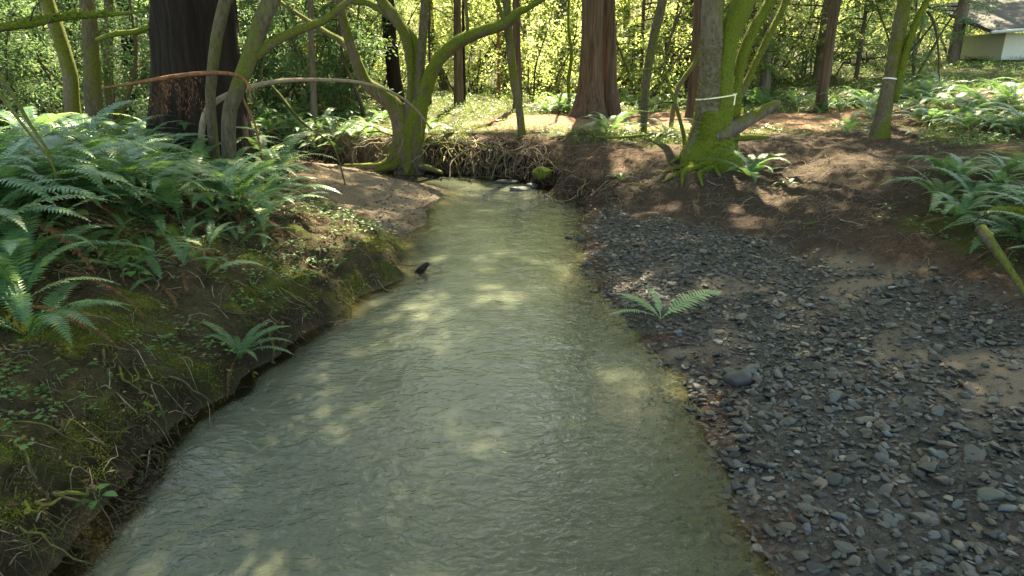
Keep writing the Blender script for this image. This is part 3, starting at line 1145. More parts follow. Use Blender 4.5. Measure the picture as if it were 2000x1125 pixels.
# ---------------- left edge trunks and boughs
LEFT_TREES = [
    ('slim_tree', 'sunlit mossy trunk leaning left, nearest to the left picture edge', [(140, 200, 12.5), (138, 150, 12.5), (122, 90, 12.5), (105, 40, 12.5), (92, 0, 12.5)], [28, 27, 26, 26, 24], 'bark_moss', 'broad'),
    ('slim_tree', 'straight brown mossy trunk left of the giant redwood', [(182, 190, 15), (180, 130, 15), (176, 60, 15), (168, 0, 15)], [32, 29, 27, 25], 'bark_half', 'broad'),
    ('slim_tree', 'thin green trunk just right of the straight brown trunk on the left', [(214, 180, 17), (212, 100, 17), (211, 40, 17), (212, 0, 17)], [18, 17, 16, 16], 'bark_moss', 'broad'),
    ('redwood_tree', 'dark narrow redwood in shade left of the giant redwood', [(256, 190, 22), (253, 100, 22), (246, 40, 22), (240, 0, 22)], [30, 26, 24, 23], 'bark_black', 'conifer'),
    ('redwood_tree', 'pale far trunk between the dark narrow redwood and the giant redwood', [(292, 185, 26), (286, 100, 26), (284, 0, 26)], [30, 28, 26], 'bark_far', 'conifer'),
]
for i, (nm, lb, pts, ws, mt, kind) in enumerate(LEFT_TREES):
    b = base_of(pts[0][0], pts[0][1], pts[0][2])
    t = thing(nm, lb, 'tree', b)
    p0 = PD(*pts[0])
    _, C, RR = add_limb(t, b, 'trunk', pts, ws, M[mt], 12 if kind == 'broad' else 16, 1.2, max(0.4, p0[2] - b[2] + 0.4), 50 + i, 0.06, 14, 0.15, 0.12 if kind == 'conifer' else 0)
    rng = np.random.default_rng(60 + i)
    if kind == 'broad':
        crown_at(t, b, [C[-1] + d - np.array([0, 0, 1.0]) for d in rng.normal(size=(9, 3)) * np.array([2.0, 2.0, 1.5])], 1.6, 20, 8, 0.18, 0.08, M['canopy'], 70 + i)
    else:
        conifer_crown(t, b, b, 5, 20, 3.4, 46, rng, 20)

def edge_tree(label, x, y, part, pts, ws, seed, mat, cz=9.5):
    """tree added beside the frame: unseen crown shades the creek, low limb reaches in"""
    b = np.array([x, y, hz(x, y)])
    t = thing('edge_shade_tree', label, 'tree', b)
    rng = np.random.default_rng(seed)
    P = [b + np.array([0, 0, -0.4]), b + np.array([0.05, 0, 1.5]), b + np.array([0.1, -0.1, 4.0]), b + np.array([0.2, -0.3, 8.0]), b + np.array([0.4, -0.6, 12.0])]
    C, RR = catmull(P, [0.30, 0.24, 0.21, 0.16, 0.06], 0.15)
    g = Geo()
    tube(g, C, RR, 16, 0.08, 3, seed)
    link('trunk', g.mesh('trunk', M['bark_moss'], True, b), t)
    L = [b + np.array([0, 0, PD(*pts[0])[2] - b[2] - 0.2])] + [PD(*p) for p in pts]
    R = [0.09] + [w * 0.5 * mpp(*p) for w, p in zip(ws, pts)]
    C2, R2 = catmull(L, R, 0.07)
    g = Geo()
    tube(g, C2, R2, 10, 0.2, 3, seed + 1)
    o = link(part, g.mesh(part, M[mat], True, b), t)
    moss_fuzz(t, b, C2, R2, 2500, seed + 2, 0.1, 0.95, 0.04)
    g = Geo()
    twig_tubes(g, C2, R2, 9, 0.5, rng, 0.008)
    tag(link('twigs', g.mesh('twigs', M['bark_dark'], True, b), o), kind='stuff')
    cs = []
    for k in range(26):
        a, rr = rng.uniform(0, 6.28), 5.5 * rng.random() ** 0.5
        cs.append(b + np.array([rr * math.cos(a), rr * math.sin(a) - 1.0, cz + rng.normal() * 1.6]))
    crown_at(t, b, cs, 1.9, 26, 8, 0.22, 0.10, M['canopy'], seed + 3)  # wide unseen crown added to block skylight over creek and camera
    return t


edge_tree('tree just outside the left edge, crown added for shade, whose shaggy mossy bough reaches in level', -7.2, 5.6, 'bough',
          [(-260, 120, 6.5), (-120, 75, 6.6), (0, 54, 6.7), (60, 46, 6.8), (110, 35, 6.9), (180, 30, 7.0), (240, 26, 7.1), (282, 22, 7.2)], [20, 19, 17, 16, 14, 11, 8, 4], 45, 'bark_full')
edge_tree('added shade tree just outside the right edge whose crooked mossy limb droops in above the gravel', 7.6, 5.0, 'limb',
          [(2160, 435, 6.4), (2060, 420, 6.6), (1990, 412, 6.7), (1945, 408, 6.8), (1925, 420, 6.8)], [20, 18, 16, 13, 9], 145, 'bark_full')
simple_limb_thing('mossy_bough', 'short mossy bough crossing thin trunks left of the giant redwood', 'branch',
                  [(188, 78, 11.5), (225, 66, 11.5), (265, 62, 11.6), (300, 50, 11.7), (330, 42, 11.9)], [7, 11, 11, 9, 8], M['bark_full'], sink=0, seed=46, knob=0.15, twigs=3, twl=0.4, part='bough')
simple_limb_thing('leaning_pole', 'upper of two dead mossy stems leaning at the left edge among ferns', 'branch',
                  [(92, 292, 5.6), (60, 245, 5.6), (25, 185, 5.7), (-10, 135, 5.7)], [5, 7, 9, 10], M['root_moss'], 1.0, 0.2, 0.15, 47)
simple_limb_thing('leaning_pole', 'lower of two dead mossy stems leaning at the left edge among ferns', 'branch',
                  [(98, 312, 5.4), (55, 258, 5.4), (15, 205, 5.5), (-20, 160, 5.5)], [4, 5, 7, 8], M['root_moss'], 1.0, 0.2, 0.15, 48)


# ---------------- the many-stemmed mossy tree on the far bank
def centre_tree():
    y = 16.0
    b = base_of(795, 270, y)
    t = thing('mossy_tree', 'many-stemmed mossy tree with sweeping arched limbs above the creek bend', 'tree', b)
    stems = [
        ('stem', [(792, 300, 15.9), (788, 245, 16), (768, 205, 16), (735, 178, 15.9), (712, 158, 15.8), (690, 105, 15.6), (672, 45, 15.4), (662, 0, 15.2)], [52, 46, 34, 30, 24, 20, 18, 17], 10, 'bark_moss'),
        ('branch', [(725, 170, 15.9), (704, 148, 16.2), (692, 115, 16.5), (668, 82, 16.7), (635, 62, 16.9)], [20, 18, 15, 13, 10], 3, 'bark_moss'),
        ('stem', [(800, 300, 15.9), (806, 240, 16), (808, 175, 16), (803, 125, 16), (792, 70, 16.1), (768, 30, 16.2), (742, -5, 16.3)], [54, 44, 26, 20, 22, 22, 20], 10, 'bark_moss'),
        ('branch', [(818, 140, 16), (812, 85, 16.1), (790, 55, 16.2), (752, 25, 16.3), (716, 5, 16.4), (680, 0, 16.5)], [16, 15, 16, 14, 13, 11], 4, 'bark_full'),
        ('stem', [(815, 290, 15.7), (817, 230, 15.7), (820, 150, 15.7), (826, 60, 15.7), (829, 0, 15.7)], [26, 21, 18, 16, 15], 11, 'bark_half'),
        ('stem', [(806, 290, 15.9), (815, 230, 15.8), (830, 180, 15.7), (852, 125, 15.5), (890, 86, 15.3), (940, 62, 15.0), (988, 46, 14.8), (1015, 22, 14.6), (1042, 10, 14.5)], [40, 36, 28, 25, 26, 23, 21, 15, 10], 2.5, 'bark_full'),
        ('branch', [(914, 72, 15.15), (912, 35, 15.1), (909, 0, 15.1)], [7, 7, 7], 4, 'bark_moss'),
        ('branch', [(985, 46, 14.8), (976, 15, 14.8), (968, -8, 14.8)], [9, 8, 8], 4, 'bark_full'),
    ]
    tips = []
    for i, (nm, pts, ws, ext, mt) in enumerate(stems):
        sk = 0.5 if nm == 'stem' else 0
        o, C, RR = add_limb(t, b, nm, pts, ws, M[mt], ext, 1.3, sk, 80 + i, 0.10, 16, 0.10)
        tips.append(C[-1])
        moss_fuzz(t, b, C, RR, 1400 if nm == 'stem' else 600, 85 + i, 0.02, 0.75, 0.035)
        g = Geo()
        twig_tubes(g, C, RR, 5, 0.9, np.random.default_rng(300 + i), 0.008, -0.15, 0.35)
        tag(link('twigs', g.mesh('twigs', M['bark_dark'], True, b), o), kind='stuff')
    rng = np.random.default_rng(99)
    cs = []
    for p in tips:
        if p[2] < 8.0:
            continue
        for _ in range(8):
            cs.append(p + rng.normal(size=3) * np.array([2.4, 2.2, 1.2]) + np.array([0, 0.3, 0.0]))
    crown_at(t, b, cs, 1.7, 24, 8, 0.18, 0.08, M['canopy'], 101)
    # buttress roots gripping the bank
    for i, (dx, dy, L) in enumerate([(-1, -0.4, 1.3), (-0.5, -0.8, 1.0), (0.1, -1, 0.9), (0.6, -0.7, 1.2), (1, -0.2, 1.2), (-1, 0.2, 1.0)]):
        d = np.array([dx, dy, 0]) / math.hypot(dx, dy)
        P = []
        for k, f in enumerate((0.0, 0.25, 0.55, 1.0)):
            q = b + d * (0.18 + L * f)
            z = max(hz(q[0], q[1]), 0.1)
            q[2] = min(b[2] + 0.25 - 0.22 * f, z + 0.10 * (1 - f) + 0.04)
            P.append(q)
        C, RR = catmull(P, [0.17, 0.12, 0.075, 0.03], 0.08)
        g = Geo()
        tube(g, C, RR, 10, 0.2, 3, 120 + i)
        link('root', g.mesh('root', M['bark_moss'], True, b), t)


centre_tree()


# ---------------- mossy trees on the right
def right_tree():
    y = 12.6
    b = base_of(1385, 300, y)
    t = thing('mossy_tree', 'big mossy tree with a ribbon round it and flared green base on the right bank', 'tree', b)
    stems = [
        ('stem', [(1380, 310, 12.5), (1383, 270, 12.5), (1386, 215, 12.5), (1389, 150, 12.5), (1391, 70, 12.5), (1393, 0, 12.5)], [112, 74, 53, 44, 42, 42], 12, 'bark_grey', 1.1),
        ('stem', [(1402, 300, 12.45), (1408, 250, 12.45), (1412, 190, 12.45), (1417, 120, 12.5), (1428, 60, 12.6), (1452, 0, 12.7)], [60, 48, 36, 36, 40, 44], 11, 'bark_full', 0.8),
        ('stem', [(1425, 250, 12.8), (1433, 200, 12.8), (1438, 165, 12.8), (1452, 105, 12.9), (1475, 50, 13.0), (1505, 0, 13.1)], [40, 30, 22, 21, 21, 20], 10, 'bark_full', 0.8),
        ('stem', [(1440, 190, 12.8), (1452, 172, 12.8), (1470, 135, 12.9), (1492, 90, 13.0), (1514, 45, 13.1), (1535, 0, 13.2)], [20, 14, 12, 14, 12, 12], 9, 'bark_moss', 0.8),
    ]
    tips = []
    for i, (nm, pts, ws, ext, mt, up) in enumerate(stems):
        o, C, RR = add_limb(t, b, nm, pts, ws, M[mt], ext, up, 0.5 if i < 3 else 0.1, 140 + i, 0.07, 22, 0.08)
        tips.append(C[-1])
        if i == 0:
            moss_fuzz(t, b, C, RR, 5000, 150, 0.0, 0.17, 0.04)
            C0, R0 = C, RR
        else:
            moss_fuzz(t, b, C, RR, 2400, 150 + i, 0.0, 0.5, 0.035)
    # flared base: roots spreading down the slope
    for i, (px, py, w) in enumerate([(1318, 348, 15), (1336, 334, 18), (1304, 338, 11), (1350, 350, 20), (1378, 352, 20), (1400, 342, 18), (1424, 326, 15), (1450, 306, 12), (1322, 322, 14)]):
        e = ground_at(px, py)[0]
        r = w * 0.5 * mpp(1380, 300, y)
        rr = np.random.default_rng(900 + i)
        side = unit(np.array([-(e - b)[1], (e - b)[0], 0.0]))
        P, R = [], []
        for f, up, k in ((0.04, 0.75, 0.7), (0.12, 0.40, 1.1), (0.26, 0.16, 1.0), (0.5, 0.06, 0.7), (0.8, 0.035, 0.45), (1.15, 0.02, 0.2)):
            q = b + (e - b) * f + side * rr.normal() * 0.12 * (f > 0.2)
            q[2] = max(hz(q[0], q[1]), b[2] - 0.9) + up
            P.append(q)
            R.append(r * k)
        C, RR = catmull(P, R, 0.05)
        g = Geo()
        tube(g, C, RR, 12, 0.3, 5, 160 + i)
        ro = link('root', g.mesh('root', M['bark_full'], True, b), t)
        moss_fuzz(t, b, C, RR, 900, 170 + i, 0, 0.9, 0.04)
    # thick moss sleeve round the flared foot
    kk = int(np.argmin(np.abs(C0[:, 2] - (b[2] + 0.95))))
    CS, RS = C0[:kk] + np.array([0.03, -0.02, 0]), R0[:kk] * np.linspace(1.16, 1.0, kk)
    g = Geo()
    tube(g, CS, RS, 30, 0.16, 6, 177)
    link('mossy_foot', g.mesh('mossy_foot', M['bark_full'], True, b), t)
    moss_fuzz(t, b, CS, RS, 5000, 178, 0.1, 1.0, 0.045)
    # ribbon with a hanging tail
    k = int(np.argmin(np.abs(C0[:, 2] - PD(1385, 190, 12.5)[2])))
    r = R0[k] * 1.06
    cx, cy_, cz = C0[k]
    g = Geo()
    th = np.linspace(0, 2 * math.pi, 33)
    ell = [(cx + 0.11 + (r + 0.12) * math.cos(a), cy_ + 0.02 + (r + 0.045) * math.sin(a), cz + 0.05 * math.cos(a)) for a in th]
    V = []
    for p in ell:
        V += [(p[0], p[1], p[2] - 0.011), (p[0], p[1], p[2] + 0.011)]
    g.add(V, [(2 * i, 2 * i + 2, 2 * i + 3, 2 * i + 1) for i in range(32)])
    tx, ty = cx + 0.11 + (r + 0.12) * 0.72, cy_ - (r + 0.05) * 0.72
    g.add([(tx, ty, cz + 0.03), (tx + 0.02, ty - 0.005, cz + 0.03), (tx + 0.012, ty - 0.015, cz - 0.13), (tx - 0.012, ty - 0.01, cz - 0.14)], [(0, 1, 2, 3)])
    link('ribbon', g.mesh('ribbon', M['tape'], False, b), t)
    rng = np.random.default_rng(7)
    cs = []
    for p in tips:
        for _ in range(11):
            cs.append(p + rng.normal(size=3) * np.array([2.4, 2.4, 1.4]) + np.array([0, 1.0, 0.3]))
    crown_at(t, b, cs, 1.7, 24, 8, 0.18, 0.08, M['canopy'], 103)


right_tree()
t, C, RR = simple_limb_thing('broken_log', 'broken mossy log propped against the big ribboned tree', 'log',
                             [(1405, 262, 12.3), (1440, 246, 12.4), (1475, 226, 12.5), (1505, 208, 12.55), (1522, 198, 12.6)], [34, 29, 24, 19, 11], M['bark_far'], 0, sink=0.1, seed=180, knob=0.24, seg=16, part='log')
moss_fuzz(t, PD(1405, 262, 12.3), C, RR, 500, 181, 0, 0.45, 0.03)


def lean_tree():
    b = base_of(1712, 276, 13.6)
    t = thing('leaning_tree', 'leaning mossy tree with white tape round its trunk, right side', 'tree', b)
    o, C, RR = add_limb(t, b, 'trunk', [(1716, 278, 13.6), (1722, 240, 13.6), (1732, 190, 13.6), (1742, 140, 13.6), (1752, 80, 13.6), (1768, 0, 13.6)], [44, 32, 28, 26, 26, 26], M['bark_moss'], 8, 0.8, 0.3, 190, 0.07, 16, 0.1)
    moss_fuzz(t, b, C, RR, 2200, 191, 0, 0.4, 0.03)
    o2, C2, R2 = add_limb(t, b, 'stem', [(1746, 200, 13.55), (1754, 172, 13.5), (1762, 130, 13.5), (1778, 75, 13.5), (1795, 30, 13.5), (1812, 0, 13.5)], [12, 14, 14, 14, 12, 11], M['bark_full'], 6, 0.8, 0, 192, 0.1, 12, 0.1)
    moss_fuzz(t, b, C2, R2, 1200, 193, 0, 0.5, 0.03)
    o3, C3, R3 = add_limb(t, b, 'branch', [(1812, 22, 13.5), (1824, 45, 13.4), (1832, 90, 13.3), (1834, 140, 13.3)], [6, 5, 4, 3], M['bark_dark'], 0.2, 0, 0, 194, 0.1, 6)
    o3, C3, R3 = add_limb(t, b, 'branch', [(1770, 110, 13.5), (1795, 80, 13.4), (1824, 45, 13.4)], [4, 4, 4], M['bark_dark'], 0.0, 0, 0, 195, 0.1, 6)
    k = int(np.argmin(np.abs(C[:, 2] - PD(1740, 150, 13.6)[2])))
    g = Geo()
    th = np.linspace(0, 2 * math.pi, 25)
    r = RR[k] * 1.08
    V = []
    for a in th:
        p = (C[k][0] + r * math.cos(a), C[k][1] + r * math.sin(a), C[k][2] + 0.01 * math.sin(2 * a))
        V += [(p[0], p[1], p[2] - 0.012), (p[0], p[1], p[2] + 0.012)]
    g.add(V, [(2 * i, 2 * i + 2, 2 * i + 3, 2 * i + 1) for i in range(24)])
    link('tape', g.mesh('tape', M['tape_plain'], False, b), t)
    rng = np.random.default_rng(17)
    cs = [p + rng.normal(size=3) * np.array([2, 2, 1.2]) for p in (C[-1], C2[-1]) for _ in range(12)]
    crown_at(t, b, cs, 1.7, 24, 8, 0.18, 0.08, M['canopy'], 104)


lean_tree()

# ---------------- single trunks of the middle ground
TRUNKS = [
    # name, label, pts, widths, material, crown kind
    ('slim_tree', 'slender straight mossy tree growing from the undercut bank at the bend', [(1020, 275, 15.7), (1015, 220, 15.7), (1003, 150, 15.6), (995, 80, 15.5), (989, 0, 15.4)], [16, 15, 16, 16, 16], 'bark_moss', 'broad'),
    ('redwood_tree', 'wide redwood trunk with furrowed brown bark, left of the central pair', [(1152, 218, 20.0), (1153, 180, 20), (1156, 100, 20), (1158, 0, 20)], [62, 48, 43, 42], 'bark_red', 'conifer'),
    ('redwood_tree', 'narrower shaded redwood trunk, right of the central pair', [(1192, 214, 20.5), (1191, 170, 20.5), (1190, 90, 20.5), (1189, 0, 20.5)], [38, 28, 26, 25], 'bark_red', 'conifer'),
    ('leaning_tree', 'slim leaning tree between the redwood pair and the ribboned tree', [(1257, 255, 16), (1260, 190, 16), (1266, 130, 16), (1280, 60, 16), (1294, 0, 16)], [13, 15, 17, 18, 18], 'bark_half', 'broad'),
    ('redwood_tree', 'reddish redwood trunk half hidden behind the ribboned tree', [(1358, 215, 19), (1360, 160, 19), (1364, 80, 19), (1369, 0, 19)], [34, 28, 26, 26], 'bark_red', 'conifer'),
    ('slim_tree', 'brown trunk leaning right beyond the red path', [(1602, 228, 19), (1608, 170, 19), (1618, 100, 19), (1634, 0, 19)], [26, 20, 19, 19], 'bark_red', 'conifer'),
    ('redwood_tree', 'dark redwood trunk behind the stems of the many-stemmed tree', [(775, 215, 24), (770, 150, 24), (762, 80, 24), (758, 0, 24)], [34, 28, 26, 24], 'bark_black', 'conifer'),
    ('redwood_tree', 'brown trunk right of the big arched limb', [(895, 222, 23), (895, 150, 23), (894, 80, 23), (893, 0, 23)], [20, 17, 16, 15], 'bark_red', 'conifer'),
    ('slim_tree', 'pencil-thin dark trunk touching the brown trunk under the arched limb', [(907, 222, 24), (906, 150, 24), (905, 60, 24), (905, 0, 24)], [7, 6, 6, 5], 'bark_black', 'broad'),
    ('redwood_tree', 'reddish trunk just behind the slender straight mossy tree', [(1011, 222, 22), (1011, 150, 22), (1009, 80, 22), (1008, 0, 22)], [20, 17, 15, 14], 'bark_red', 'conifer'),
    ('slim_tree', 'thin orange trunk in the bright glade', [(976, 230, 26), (975, 200, 26), (974, 150, 26), (973, 0, 26)], [7, 6, 6, 5], 'wood_orange', 'broad'),
    ('redwood_tree', 'pale grey far trunk left of the central redwood pair', [(1094, 190, 32), (1096, 120, 32), (1098, 60, 32), (1100, 0, 32)], [16, 15, 15, 14], 'bark_far', 'conifer'),
    ('slim_tree', 'crooked mossy stem beside the pale grey far trunk', [(1113, 205, 24), (1110, 160, 24), (1116, 110, 24), (1110, 50, 24), (1111, 0, 24)], [6, 7, 7, 5, 5], 'bark_full', 'broad'),
    ('slim_tree', 'shaded trunk behind the two thin right stems of the ribboned tree', [(1494, 160, 25), (1496, 110, 25), (1500, 50, 25), (1505, 0, 25)], [22, 19, 18, 17], 'bark_far', 'conifer'),
    ('slim_tree', 'twisted dark stem in the thicket left of the many-stemmed tree', [(708, 215, 20), (690, 165, 20), (672, 120, 20), (664, 60, 20), (660, 0, 20)], [8, 8, 6, 5, 4], 'bark_dark', 'broad'),
    ('slim_tree', 'grey trunk half hidden by laurel leaves left of the many-stemmed tree', [(613, 220, 19), (611, 150, 19), (608, 80, 19), (606, 0, 19)], [14, 12, 11, 11], 'bark_far', 'broad'),
    ('slim_tree', 'thin straight dark stem between the vertical stem and the arched limb', [(841, 215, 22), (840, 150, 22), (838, 60, 22), (838, 0, 22)], [6, 5, 5, 4], 'bark_dark', 'broad'),
    ('slim_tree', 'yellow-lit leaning stem behind the ribboned tree', [(1318, 195, 17), (1328, 165, 17), (1345, 140, 17), (1362, 110, 17.2)], [9, 9, 9, 8], 'bark_moss', 'broad'),
]
SMALL = set()
for i, (nm, lb, pts, ws, mt, kind) in enumerate(TRUNKS):
    b = base_of(pts[0][0], pts[0][1], pts[0][2])
    t = thing(nm, lb, 'tree', b)
    wide = ws[-1] >= 25
    p0 = PD(*pts[0])
    fl = None
    if wide:
        rr = ws[1] * 0.5 * mpp(*pts[1])

        def fl(TH, SS, rr=rr, i=i):
            return rr * 0.32 * np.exp(-np.maximum(SS - 0.4, 0) / 0.4) * (0.3 + vnoise(TH / (2 * math.pi) * 6, SS * 0.3, i, 6))
    _, C, RR = add_limb(t, b, 'trunk', pts, ws, M[mt], 13 if kind == 'broad' else 18, 1.1, max(0.4, p0[2] - b[2] + 0.4), 200 + i, 0.05, 44 if wide else 14, 0.12,
                        0.12 if kind == 'conifer' else 0, 13, fl)
    rng = np.random.default_rng(240 + i)
    if mt in ('bark_moss', 'bark_full'):
        moss_fuzz(t, b, C, RR, 700, 260 + i, 0, 0.5, 0.03)
    if kind == 'broad':
        cs = [C[-1] + d - np.array([0, 0, 1.2]) for d in rng.normal(size=(9, 3)) * np.array([1.8, 1.8, 1.6])]
        crown_at(t, b, cs, 1.5, 18, 8, 0.18, 0.08, M['canopy'], 270 + i)
    else:
        conifer_crown(t, b, b, 8.0 if wide else 5.5, 23, 3.6, 44, rng, 20)
    g = Geo()
    twig_tubes(g, C, RR, 14, 1.4, rng, 0.012, -0.08, 0.12)
    tag(link('twigs', g.mesh('twigs', M['bark_dark'] if kind == 'conifer' else M['bark_half'], True, b), t), kind='stuff')

t, C, RR = simple_limb_thing('sapling', 'thin arching mossy sapling at the foot of the ribboned tree', 'tree',
                             [(1337, 275, 12.9), (1328, 235, 12.9), (1318, 200, 12.9), (1306, 165, 13.0), (1298, 120, 13.1)], [8, 7, 7, 6, 4], M['bark_full'], 0.5, 0.5, 0.2, 185, part='stem')
add_limb(t, PD(1337, 275, 12.9), 'branch', [(1304, 160, 13.0), (1285, 140, 12.9), (1262, 135, 12.8), (1232, 145, 12.7), (1200, 162, 12.6)], [4, 4, 4, 3, 2], M['bark_full'], 0, 0, 0, 186, 0.1, 6)
add_limb(t, PD(1337, 275, 12.9), 'branch', [(1316, 200, 12.9), (1290, 200, 12.8), (1258, 212, 12.7)], [3, 3, 2], M['bark_dark'], 0, 0, 0, 187, 0.1, 6)
simple_limb_thing('mossy_log', 'thin bright mossy log lying on the bank left of the ribboned tree', 'log',
                  [(1165, 268, 13.6), (1215, 268, 13.5), (1262, 264, 13.4)], [4, 6, 5], M['bark_full'], 0, sink=0, seed=188, part='log')
simple_limb_thing('mossy_log', 'long mossy log lying right of the ribboned tree base', 'log',
                  [(1420, 272, 12.6), (1460, 268, 12.7), (1500, 268, 12.8)], [14, 12, 7], M['bark_full'], 0, sink=0, seed=189, part='log', knob=0.2)
print('trees done')

# ------------------------------------------------------------------ background wood
def laurel_variant(seed, height, n_stem, n_twig, per, L, W, mat, spread, lo=0.10, rs=0.045, name='understory_laurel'):
    rng = np.random.default_rng(seed)
    t = thing(name, None, None)
    g, w = Geo(), Geo()
    for s in range(n_stem):
        d = unit(np.array([rng.normal() * 0.35, rng.normal() * 0.35, 1.0]))
        P = [np.array([rng.normal() * 0.12, rng.normal() * 0.12, -0.2])]
        m = 9
        for k in range(m):
            d = unit(d + rng.normal(size=3) * 0.13 + np.array([0, 0, 0.05]))
            P.append(P[-1] + d * height * rng.uniform(0.85, 1.1) / m)
        C, RR = catmull(P, np.linspace(rs, 0.012, m + 1), 0.3)
        st = Geo()
        tube(st, C, RR, 6, 0.1, 3, seed + s)
        link('stem', st.mesh('stem', M['bark_half'], True), t)
        tw = twig_tubes(w, C, RR, n_twig, spread, rng, 0.010, -0.06, lo)
        for T in tw:
            pts = np.concatenate([T[2:], (T[2:-1] + T[3:]) / 2])
            leaf_cloud(g, pts, per, L, W, 0.10, rng, 0.5, 0.3)
    o = link('crown', g.mesh('crown', mat, False), t)
    tag(link('twigs', w.mesh('twigs', M['bark_dark'], True), o), kind='stuff')
    return t


def conifer_variant(seed, height, r, z0, reach, nb, sprays, mat):
    rng = np.random.default_rng(seed)
    t = thing('background_conifer', None, None)
    P = [np.array([0, 0, -0.4]), np.array([0, 0, 1.0]), np.array([rng.normal() * .2, 0, height * 0.4]), np.array([rng.normal() * .3, 0, height])]
    C, RR = catmull(P, [r * 1.25, r, r * 0.8, r * 0.15], 0.35)
    g = Geo()
    tube(g, C, RR, 16, 0.05, 2, seed, 0.12, 11)
    link('trunk', g.mesh('trunk', M[mat], True), t)
    conifer_crown(t, np.zeros(3), np.zeros(3), z0, height, reach, nb, rng, sprays)
    return t


def place(proto_list, spots, label, cat, group, smin=0.8, smax=1.25, seed=0):
    rng = random.Random(seed)
    used = place.used
    for i, (x, y) in enumerate(spots):
        pr = proto_list[i % len(proto_list)]
        if pr.name in used:
            o = copy_tree(pr)
        else:
            o = pr
            used.add(pr.name)
        s = rng.uniform(smin, smax)
        o.location = (x, y, hz(x, y) - 0.02)
        o.rotation_euler = (0, 0, rng.uniform(0, 6.28))
        o.scale = (s, s, s * rng.uniform(0.9, 1.15))
        tag(o, label, cat, group)


place.used = set()


def wedge_spots(n, ymin, ymax, seed, pxlo=-150, pxhi=2150, mind=1.0, avoid=None):
    rng = random.Random(seed)
    out = []
    tries = 0
    while len(out) < n and tries < 6000:
        tries += 1
        y = ymin + (ymax - ymin) * rng.random() ** 0.8
        px = rng.uniform(pxlo, pxhi)
        x = (px - 1000) / FPX * y * 1.02
        if avoid and avoid(x, y, px):
            continue
        if all((x - a) ** 2 + (y - b) ** 2 > mind ** 2 for a, b in out):
            out.append((x, y))
    return out


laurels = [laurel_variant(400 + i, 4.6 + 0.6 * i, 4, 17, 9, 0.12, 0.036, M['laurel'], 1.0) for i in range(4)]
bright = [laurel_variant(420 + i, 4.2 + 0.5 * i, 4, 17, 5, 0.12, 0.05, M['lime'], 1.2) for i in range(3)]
conifers = [conifer_variant(440 + i, 19 + 3 * i, 0.2 + 0.05 * i, 1.0, 3.6, 70, 24, ['bark_far', 'bark_red', 'bark_far'][i]) for i in range(3)]


def no_path(x, y, px):
    return sdf(np.array([x]), np.array([y]), Z_PATH)[0] < 0.8


# shaded laurels on the left, behind the ferns and the giant redwood
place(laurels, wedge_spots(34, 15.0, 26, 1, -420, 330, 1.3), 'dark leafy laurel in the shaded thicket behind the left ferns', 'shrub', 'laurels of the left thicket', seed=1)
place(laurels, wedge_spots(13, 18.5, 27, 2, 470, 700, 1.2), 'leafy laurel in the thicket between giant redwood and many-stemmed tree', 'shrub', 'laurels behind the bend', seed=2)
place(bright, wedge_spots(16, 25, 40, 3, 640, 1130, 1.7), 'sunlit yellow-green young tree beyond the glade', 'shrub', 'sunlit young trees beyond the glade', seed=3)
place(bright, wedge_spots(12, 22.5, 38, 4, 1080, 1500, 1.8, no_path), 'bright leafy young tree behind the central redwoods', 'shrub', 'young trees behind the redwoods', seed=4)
tall = [laurel_variant(460 + i, 13.0 + 2 * i, 2, 60, 4, 0.26, 0.12, M['lime'], 2.6, 0.3, 0.13, 'tall_broadleaf') for i in range(2)]
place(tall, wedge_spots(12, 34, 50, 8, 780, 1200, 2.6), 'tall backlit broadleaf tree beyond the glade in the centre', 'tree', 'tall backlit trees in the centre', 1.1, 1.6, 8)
place(conifers, wedge_spots(12, 29, 46, 5, 500, 1450, 2.6, lambda x, y, px: 800 < px < 1150), 'slender background conifer with drooping feathery boughs in the centre', 'tree', 'background conifers in the centre', 0.8, 1.15, 5)
place(conifers, wedge_spots(7, 24, 42, 6, 1430, 2100, 2.2, lambda x, y, px: no_path(x, y, px) or (px > 1820 and y < 36)), 'slender conifer with drooping boughs on the right slope', 'tree', 'conifers on the right slope', 0.8, 1.15, 6)
place(conifers, wedge_spots(12, 24, 44, 7, -150, 560, 2.4), 'slender shaded conifer at the back of the left wood', 'tree', 'conifers of the left wood', 0.5, 0.75, 7)


place(bright, wedge_spots(14, 32, 46, 10, 1650, 2150, 1.8), 'sunlit young tree behind the hut at the top of the right slope', 'shrub', 'young trees behind the hut', 0.9, 1.3, 10)
place(laurels, wedge_spots(13, 24, 40, 9, 1400, 2050, 1.6, lambda x, y, px: no_path(x, y, px) or (px > 1850 and y < 30)), 'leafy green shrub on the slope behind the ferns on the right', 'shrub', 'shrubs of the right slope', 0.7, 1.1, 9)


saplings = [conifer_variant(470 + i, 8 + 1.5 * i, 0.07, 0.8, 2.0, 46, 18, 'bark_red') for i in range(2)]
for s_ in saplings:
    s_.name = 'young_redwood'
place(saplings, [(-5.2, 22.5), (4.6, 25.5), (7.8, 24.0), (-6.8, 25.5), (6.3, 29.0), (11.8, 24.5)], 'young redwood with feathery drooping sprays at the back of the glade', 'tree', 'young redwoods behind the glade', 0.8, 1.15, 19)


# the far wood on the rising ground: one mass of foliage
def far_wood():
    rng = np.random.default_rng(55)
    g = Geo()
    n = 1500
    y = rng.uniform(54, 88, n)
    px = rng.uniform(-300, 2300, n)
    x = (px - 1000) / FPX * y
    h = terrain(x, y)
    z = h + rng.uniform(0, 1, n) ** 1.2 * 15
    pts = np.stack([x, y, z], -1)
    leaf_cloud(g, pts, 34, 0.5, 0.22, 0.85, rng, 0.6, 0.3)
    o = link('far_wood', g.mesh('far_wood', M['lime'], False))
    tag(o, 'far sunlit wood closing off the view behind all trees', 'wood', kind='stuff')


far_wood()


